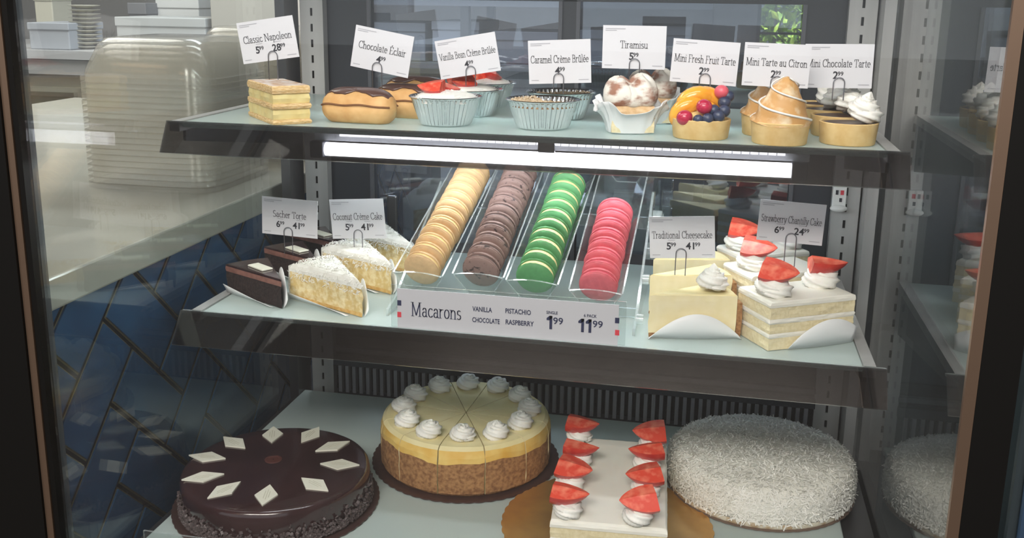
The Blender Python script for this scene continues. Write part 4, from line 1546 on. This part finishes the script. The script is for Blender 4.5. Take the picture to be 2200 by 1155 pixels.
MACR = {}
trays = []
for ri, (fl, pf, pr, frac, (cs_, cf_)) in enumerate(ROWS):
    ms = mat('macaron_%s' % fl, cs_, .55, c2=tuple(c * .86 for c in cs_), scale=130, bump=.35, bscale=300)
    mf = mat('macaron_%s_filling' % fl, cf_, .5)
    if fl == 'chocolate':
        ms = mat('macaron_speckled', (.05, .03, .028), .6, c2=(.24, .15, .13), scale=120, lo=.36, hi=.42, bump=.4, bscale=280)
    a = at_y(*pf, YFR)
    b = at_y(*pr, YRE)
    ax = (b - a).normalized()
    yax = ax
    xax = yax.cross(Vector((0, 0, 1))).normalized()
    zax = xax.cross(yax).normalized()
    F = Matrix((xax, yax, zax)).transposed()       # columns: across, along, up
    # trough of clear acrylic
    t = thing('macaron_tray', 'clear acrylic trough holding the %s macarons' % tone[fl], 'tray', a, 0)
    t.rotation_euler = F.to_euler()
    Ln = (b - a).length
    prof = [(-.0345, .004), (-.0150, -.0283), (.0150, -.0283), (.0345, .004)]
    th = .0022
    inner = prof
    outer = [(-.0345 - th, .004), (-.0150 - th * .6, -.0283 - th), (.0150 + th * .6, -.0283 - th), (.0345 + th, .004)]
    mb = MB()
    y0, y1 = -.016, Ln + .03
    for k in range(3):
        vs = [(inner[k][0], y, inner[k][1]) for y in (y0, y1)] + [(inner[k + 1][0], y, inner[k + 1][1]) for y in (y0, y1)]
        vs += [(outer[k][0], y, outer[k][1]) for y in (y0, y1)] + [(outer[k + 1][0], y, outer[k + 1][1]) for y in (y0, y1)]
        mb.add(vs, [(0, 1, 3, 2), (4, 6, 7, 5)], ACR)
        ed = [(0, 4, 5, 1)] if k == 0 else ([(2, 3, 7, 6)] if k == 2 else [])
        mb.add(vs, ed + [(0, 2, 6, 4), (1, 5, 7, 3)], ACREDGE)
    mb.build('trough', t)
    # bowed front lip
    n = 14
    lip = []
    for i in range(n + 1):
        u = -1 + 2 * i / n
        lip.append((u * .0345, .004 + .0045 * (1 - u * u)))
    poly = [(p[0], p[1]) for p in lip] + [(.0150, -.0283), (-.0150, -.0283)]
    mb = MB()
    N_ = len(poly)
    vs = [(p[0], y0 - .0026, p[1]) for p in poly] + [(p[0], y0 - .0002, p[1]) for p in poly]
    mb.add(vs, [tuple(range(N_))[::-1], tuple(range(N_, 2 * N_))], ACR)
    mb.add(vs, [(i, (i + 1) % N_, N_ + (i + 1) % N_, N_ + i) for i in range(N_)], ACREDGE)
    mb.build('front_lip', t)
    trays.append((a, b, F))
    # the macarons
    step = {'vanilla': .0208, 'chocolate': .0232, 'pistachio': .0236, 'raspberry': .0212}[fl]
    hk = (step - .0012) / 2 / .0118
    up_me, dn_me = shell_mesh(ms, 1, ri, hk), shell_mesh(ms, -1, ri + 50, hk)
    fw = .0036 if fl == 'pistachio' else .0024
    fm = MB().lathe([(MR * .93, -fw * hk), (MR * .975, 0), (MR * .93, fw * hk)], mf, 40, None, True, True).mesh('filling', 40)
    if fl == 'pistachio':
        for q_ in (up_me, dn_me):
            for v_ in q_.vertices:
                v_.co.z += (.0012 if v_.co.z > 0 else -.0012) if abs(v_.co.z) < .006 else 0
    proto = None
    nmac = int((Ln * frac + .004) / step) + 1
    for k in range(nmac):
        pos = a + ax * (k * step + .0035) + xax * random.uniform(-.0009, .0009) + zax * (random.uniform(-.0005, .0005) - .0008)
        lab = '%s macaron, %s from the front of its row' % (tone[fl], ORD[k])
        if proto is None:
            proto = mc = thing('macaron', lab, 'macaron', pos, 0, '%s macarons in the acrylic tray' % fl)
            link('shell', up_me, mc)
            link('shell', dn_me, mc)
            link('filling', fm, mc)
        else:
            mc = copy_tree(proto, None, pos, None, lab)
        R = F.to_4x4() @ Matrix.Rotation(pi / 2 + random.uniform(-.03, .03), 4, 'X') @ Matrix.Rotation(random.uniform(-.03, .03), 4, 'Y') @ Matrix.Rotation(random.uniform(0, 6.28), 4, 'Z')
        mc.rotation_euler = R.to_euler()

# stand
sd = thing('macaron_stand', 'clear acrylic stand propping up the four macaron troughs', 'display stand', (.45, .2, Z2))
o = (-.45, -.2, -Z2)
a0, b0, F0 = trays[0]
a3, b3, F3 = trays[3]
zf = a0.z - .034
for y_, za, nm in ((.122, None, 'front_rail'), (.300, None, 'rear_rail')):
    u = (y_ - YFR) / (YRE - YFR)
    zz = a0.z + (b0.z - a0.z) * u - .0350
    zz3 = a3.z + (b3.z - a3.z) * u - .0350
    x0, x1 = .2765, .600
    zlo = min(q_[0].z + (q_[1].z - q_[0].z) * u for q_ in trays) - .0385
    MB().box(x0, x1, y_, y_ + .004, max(zlo - .018, Z2 + .0006), zlo, ACR, edge=ACREDGE).build(nm, sd, loc=o)
for x_ in (.2725, .6005):
    vs = [(x_, .05, Z2 + .0003), (x_, .345, Z2 + .0003), (x_, .345, b0.z - .02), (x_, .315, b0.z - .015), (x_, .085, a0.z - .034), (x_, .05, a0.z - .042)]
    n = len(vs)
    vs += [(p[0] + .0035, p[1], p[2]) for p in vs]
    mb = MB()
    mb.add(vs, [tuple(range(n))[::-1], tuple(range(n, 2 * n))], ACR)
    mb.add(vs, [(i, (i + 1) % n, n + (i + 1) % n, n + i) for i in range(n)], ACREDGE)
    mb.build('side_panel', sd, loc=o)
kp = at_y(1380, 468, .30)
for zz in (kp.z, kp.z - .05):
    MB().tube([(.6045, .30, zz), (.618, .30, zz)], .0125, ACREDGE, 24).build('knob', sd, 40, o)
    MB().tube([(.6185, .30, zz), (.6205, .30, zz)], .009, CHROME, 20).build('knob_cap', sd, 40, o)
for y_, z_ in ((.06, .02), (.14, .05)):
    MB().tube([(.6045, y_, Z2 + z_), (.613, y_, Z2 + z_)], .007, ACREDGE, 20).build('stud', sd, 40, o)

# sign
SY = .0095
q = [at_y(853, 617, SY), at_y(1330, 657, SY), at_y(1330, 747, SY), at_y(853, 706, SY)]
sx0, sx1 = q[0].x, q[1].x
sz0, sz1 = Z2 + .0006, (q[0].z + q[1].z) / 2
sg = thing('macaron_sign', 'long grey sign reading Macarons with prices on the shelf edge', 'sign', ((sx0 + sx1) / 2, SY, Z2))
sw, sh_ = sx1 - sx0, sz1 - Z2
MB().box(-sw / 2, sw / 2, 0, .0012, .0006, sh_, mat('sign_card', (.52, .52, .55), .5)).build('sign_panel', sg)
mb = MB()
mb.box(-sw / 2 - .009, sw / 2 + .009, .0018, .0038, .0004, sh_ + .004, ACR, edge=ACREDGE)
mb.build('acrylic_holder', sg)
lt = MB()


def sp(px, py):
    p = at_y(px, py, SY)
    return p.x - (sx0 + sx1) / 2, p.z - Z2


def ssize(n):
    return n / 1690


x_, z_ = sp(937, 682)
serif(lt, 'Macarons', x_, z_, ssize(43), NAVY, ssize(112), nib=(.080, .026))
for tx, px, py, wd in (('VANILLA', 1036, 669, 43), ('CHOCOLATE', 1044, 693, 60), ('PISTACHIO', 1113, 674, 55), ('RASPBERRY', 1116, 698, 61)):
    x_, z_ = sp(px, py)
    sans(lt, tx, x_, z_, ssize(15), NAVY, .02, width=ssize(wd))
for tx, px, py, wd in (('SINGLE', 1186, 674, 24), ('6 PACK', 1268, 681, 27)):
    x_, z_ = sp(px, py)
    sans(lt, tx, x_, z_, ssize(9), NAVY, .02, width=ssize(wd))
for tx, px, py, wd in (('1', 1181, 705, 11), ('11', 1257, 712, 24)):
    x_, z_ = sp(px, py)
    serif(lt, tx, x_, z_, ssize(37), NAVY, None, nib=(.16, .12))
for px, py in ((1199, 696), (1284, 703)):
    x_, z_ = sp(px, py)
    sans(lt, '99', x_, z_, ssize(21), NAVY, .012, width=ssize(21))
for px, py, m in ((858, 650, NAVY), (858, 675, REDINK), (1326, 688, NAVY), (1326, 714, REDINK)):
    x_, z_ = sp(px, py)
    hw, hh = ssize(4.5), ssize(6)
    lt.add([(x_ - hw, -.0004, z_ - hh), (x_ + hw, -.0004, z_ - hh), (x_ + hw, -.0004, z_ + hh), (x_ - hw, -.0004, z_ + hh)], [(0, 1, 2, 3)], m)
lt.build('lettering', sg)


# ------------------------------------------------------------------ deck: whole cakes on their boards
def board(name, label, x, y, r, m, lobes, amp=.012, th=.0028):
    mb = MB()
    n = lobes * 8

    def rf(a, i, rr, z):
        return 1 + (amp * abs(math.sin(lobes * a / 2)) if rr > r * .9 else 0)
    mb.lathe([(.001, 0), (r * .97, 0), (r, .0006), (r, th - .0005), (r * .975, th), (r * .93, th * .8), (.001, th * .8)], m, n, None, False, False, rf)
    o = mb.build(name, None, 40, (x, y, 0.0002))
    return tag(o, label, 'cake board')


# chocolate torte
cx_, cy_, cr = .1208, .0164, .1282
board('cake_board', 'dark brown board under the whole chocolate torte', cx_, cy_, .140, BROWNBOARD, 60, .008)
ct = thing('chocolate_torte', 'whole round dark chocolate torte with white diamond plaques', 'cake', (cx_, cy_, .003))
H_ = .0505
mb = MB()
prof = [(cr - .004, 0), (cr, .003), (cr, H_ - .010), (cr - .0010, H_ - .005), (cr - .0035, H_ - .0018), (cr - .008, H_ - .0002), (cr - .03, H_), (cr * .5, H_), (.001, H_)]
mb.lathe(prof, CHOC, 128, None, True, True, lambda a, i, r, z: 1 + .002 * math.sin(3 * a) + .0015 * math.sin(17 * a + z * 90))
mb.build('glazed_cake', ct, 60)
pts = []
for _ in range(2600):
    a = random.uniform(0, 6.283)
    h = abs(random.gauss(0, .010)) + .001
    pts.append(((cr + .0012 + random.uniform(-.0005, .0015)) * math.cos(a), (cr + .0012) * math.sin(a), max(.0035, min(h, .028))))
crumbs(MB(), pts, mat('chocolate_crumb', (.06, .045, .045), .5, c2=(.13, .10, .10), scale=300), .0007, .0022).build('crumb_border', ct, kind='stuff')
rh = [(445, 981), (436, 1024), (482, 1052), (572, 1063), (676, 1040), (730, 997), (715, 958), (667, 933), (586, 933), (503, 950)]
for k, (px, py) in enumerate(rh):
    p = at_z(px, py, .0545)
    dx, dy = p.x - cx_, p.y - cy_
    a = math.atan2(dy, dx)
    mb = MB()
    Lh, Wh, Tk = .0275, .0150, .0020
    vs = [(Lh, 0, 0), (0, Wh, 0), (-Lh, 0, 0), (0, -Wh, 0)]
    vs += [(x, y, Tk) for x, y, _ in vs]
    mb.add(vs, [(3, 2, 1, 0), (4, 5, 6, 7)] + [(i, (i + 1) % 4, 4 + (i + 1) % 4, 4 + i) for i in range(4)], PLAQUE)
    for yy, l_ in ((-.0022, .010), (.001, .013), (.004, .008)):
        mb.box(-l_, l_, yy - .0005, yy + .0005, Tk, Tk + .0002, PLAQUEINK)
    mb.build('white_plaque', ct, None, (dx, dy, H_), (0, 0, a + random.uniform(-.12, .12)), bevel=.0005)
p = at_z(587, 985, .0545)
sl = MB().lathe([(.012, 0), (.0118, .0007), (.009, .0009), (.0085, .0004), (.001, .0004)], mat('chocolate_seal', (.10, .035, .03), .25), 32)
sl.build('chocolate_seal', ct, 40, (p.x - cx_, p.y - cy_, H_))

# whole cheesecake, cut in twelve
kx, ky, kr = .3431, .2045, .1289
board('cake_board', 'dark brown scalloped board under the whole cheesecake', kx, ky, .141, BROWNBOARD, 56, .012)
ck = thing('whole_cheesecake', 'whole round cheesecake cut in twelve with a ring of cream rosettes', 'cake', (kx, ky, .003))
toc = math.atan2(CAM.y - ky, CAM.x - kx)
KH = .073
for k in range(12):
    ang = 2 * pi / 12
    gap = .0007
    a0_ = toc + (k - .5) * ang - math.radians(3)
    t0 = .0022
    mb = MB()
    n = 10
    rr_ = kr

    def wr(r, z, ins=0.0, jit=0.0, wob=0.0):
        pts = []
        g = gap / max(r, .01)
        for j in range(n + 1):
            u = a0_ + g + (ang - 2 * g) * j / n
            pts.append((r * math.cos(u) + random.uniform(-jit, jit), r * math.sin(u) + random.uniform(-jit, jit), z + random.uniform(-jit, jit) + wob * (math.sin(5 * u) + .6 * math.sin(13 * u + 1))))
        return pts
    c0_ = (.002 * math.cos(a0_ + ang / 2), .002 * math.sin(a0_ + ang / 2))
    zc = .0505
    sr = [(kr * .97, 0, CRUST), (kr * .995, .004, CRUST), (kr, .015, CRUST), (kr * 1.002, .028, CRUST), (kr * 1.0, .040, CRUST), (kr * .998, zc, CHEESERIM), (kr * .994, zc + .0075, CHEESERIM), (kr * .972, KH - .0055, CHEESETOP), (kr * .93, KH - .001, CHEESETOP), (kr * .82, KH, CHEESETOP), (kr * .6, KH - .001, CHEESETOP), (kr * .3, KH - .0015, CHEESETOP)]
    rows = [wr(r, z, 0, .0006 if .003 < z < .06 else .0002, .0022 if i_ in (5, 6) else 0) for i_, (r, z, _) in enumerate(sr)]
    for i in range(len(rows) - 1):
        mb.grid([rows[i], rows[i + 1]], sr[i][2], False)
    last = rows[-1]
    mb.add(last + [(c0_[0], c0_[1], KH - .0018)], [(j, j + 1, n + 1) for j in range(n)], CHEESETOP)
    for e in (0, n):
        col_ = [r[e] for r in rows] + [(c0_[0], c0_[1], KH - .0018), (c0_[0], c0_[1], 0)]
        f = tuple(range(len(col_)))
        mb.add(col_, [f[::-1] if e == 0 else f], CHEESE)
    sl = mb.build('slice', ck, 35)
    am = a0_ + ang / 2
    link('rosette', ROS[k % 3], sl, (kr * .74 * math.cos(am), kr * .74 * math.sin(am), KH - .0015), (0, 0, k * 1.3))

# strawberry chantilly cake on a gold board
board('cake_board', 'gold scalloped round board under the strawberry cream cake', .577, .055, .140, GOLD, 46, .014, .0026)
fl_, fr_, br_, bl_ = at_z(1173, 1115, .068), at_z(1425, 1137, .068), at_z(1438, 946, .068), at_z(1228, 940, .068)
ccx = (fl_.x + fr_.x + br_.x + bl_.x) / 4
ccy = (fl_.y + fr_.y + br_.y + bl_.y) / 4
cw = ((fr_ - fl_).length + (br_ - bl_).length) / 2
cdp = ((bl_ - fl_).length + (br_ - fr_).length) / 2
crz = math.atan2(fr_.y - fl_.y, fr_.x - fl_.x)
cc = thing('strawberry_cream_cake', 'whole rectangular cream cake topped with two rows of strawberries', 'cake', (ccx, ccy, .0024), crz)
ol = rect_outline(cw, cdp, .006)
for z0, z1, m, nm in ((.0006, .016, PALESP, 'sponge_layer'), (.0162, .0220, ICINGW, 'cream_layer'), (.0222, .036, PALESP, 'sponge_layer'), (.0362, .042, ICINGW, 'cream_layer'), (.0422, .0560, PALESP, 'sponge_layer')):
    mb = MB()
    stack(mb, ol, [(z0, .0003, m), ((z0 + z1) / 2, 0, m), (z1, .0003, m)], m, .0007)
    mb.build(nm, cc, 45)
mb = MB()
stack(mb, ol, [(.0562, -.0008, ICINGW), (.0600, -.0010, ICINGW), (.0635, .0003, ICINGW), (.0650, .0035, ICINGW)], ICINGW, .0005, None, 5, .001)
mb.build('icing', cc, 50)
SPX = [((1250, 908), 0), ((1248, 958), 0), ((1232, 1005), 0), ((1222, 1058), 0), ((1398, 928), 1), ((1390, 965), 1), ((1386, 1018), 1), ((1375, 1075), 1)]
inv = Matrix.Rotation(-crz, 3, 'Z')
for k, ((px, py), side) in enumerate(SPX):
    p = at_z(px, py, .094)
    l_ = inv @ Vector((p.x - ccx, p.y - ccy, 0))
    link('rosette', ROSW[k % 2], cc, (l_.x + (.0 if side else -.002), l_.y - .004, .064), (0, 0, k * .8))
    a = (0.0 + random.uniform(-.12, .12) - .12) if side == 0 else (pi + random.uniform(-.12, .12) + .15)
    link('strawberry', STRAW[k % 3], cc, (l_.x - .020 * math.cos(a), l_.y - .020 * math.sin(a) - .002, .0990), (.10 if side == 0 else -.10, .10, a))

# whole coconut cake
ox, oy, orr = .7799, .2198, .1310
board('cake_board', 'thin dark edged board under the whole coconut cake', ox, oy, .1325, mat('brown_board', (.16, .11, .085), .5), 60, .006, .0028)
cn = thing('coconut_cake', 'whole round cake covered in white shredded coconut', 'cake', (ox, oy, .003))
prof = [(orr - .006, 0), (orr - .002, .004), (orr, .012), (orr + .001, .028), (orr - .001, .040), (orr - .005, .0475), (orr - .012, .0525), (orr - .026, .0560), (orr * .6, .0590), (orr * .3, .0605), (.001, .061)]


def cprof(r):
    for (r0_, z0_), (r1_, z1_) in zip(prof[4:], prof[5:]):
        if r1_ <= r <= r0_:
            return z0_ + (z1_ - z0_) * (r0_ - r) / (r0_ - r1_)
    return .061


mb = MB()
mb.lathe(prof, mat('coconut_icing', (.84, .83, .77), .8, c2=(.78, .77, .70), scale=70, bump=1, bscale=180), 96, None, True, True, lambda a, i, r, z: 1 + random.uniform(-.006, .006))
mb.build('icing', cn, 60)
mb = MB()
mb.lathe([(orr - .001, -.0002), (orr + .0008, .003), (orr + .0004, .0075)], mat('toasted_base', (.50, .36, .22), .8, c2=(.74, .68, .55), scale=70, lo=.4, hi=.55), 96)
mb.build('sponge_base', cn, 60)
pts = []
for _ in range(4200):
    a, r = random.uniform(0, 6.283), (orr - .004) * math.sqrt(random.random())
    pts.append(((r * math.cos(a), r * math.sin(a), cprof(r) + .0008), (math.cos(a) * .15 + random.gauss(0, .25), math.sin(a) * .15 + random.gauss(0, .25), 1)))
for _ in range(4200):
    a = random.uniform(0, 6.283)
    z = random.uniform(.006, .05)
    r = orr + .0012 - (max(0, z - .036) / .014) ** 2 * .007
    pts.append(((r * math.cos(a), r * math.sin(a), z), (math.cos(a) + random.gauss(0, .2), math.sin(a) + random.gauss(0, .2), .35)))
flakes(MB(), pts, COCO, (.005, .013), .0016).build('coconut_flakes', cn, kind='stuff')
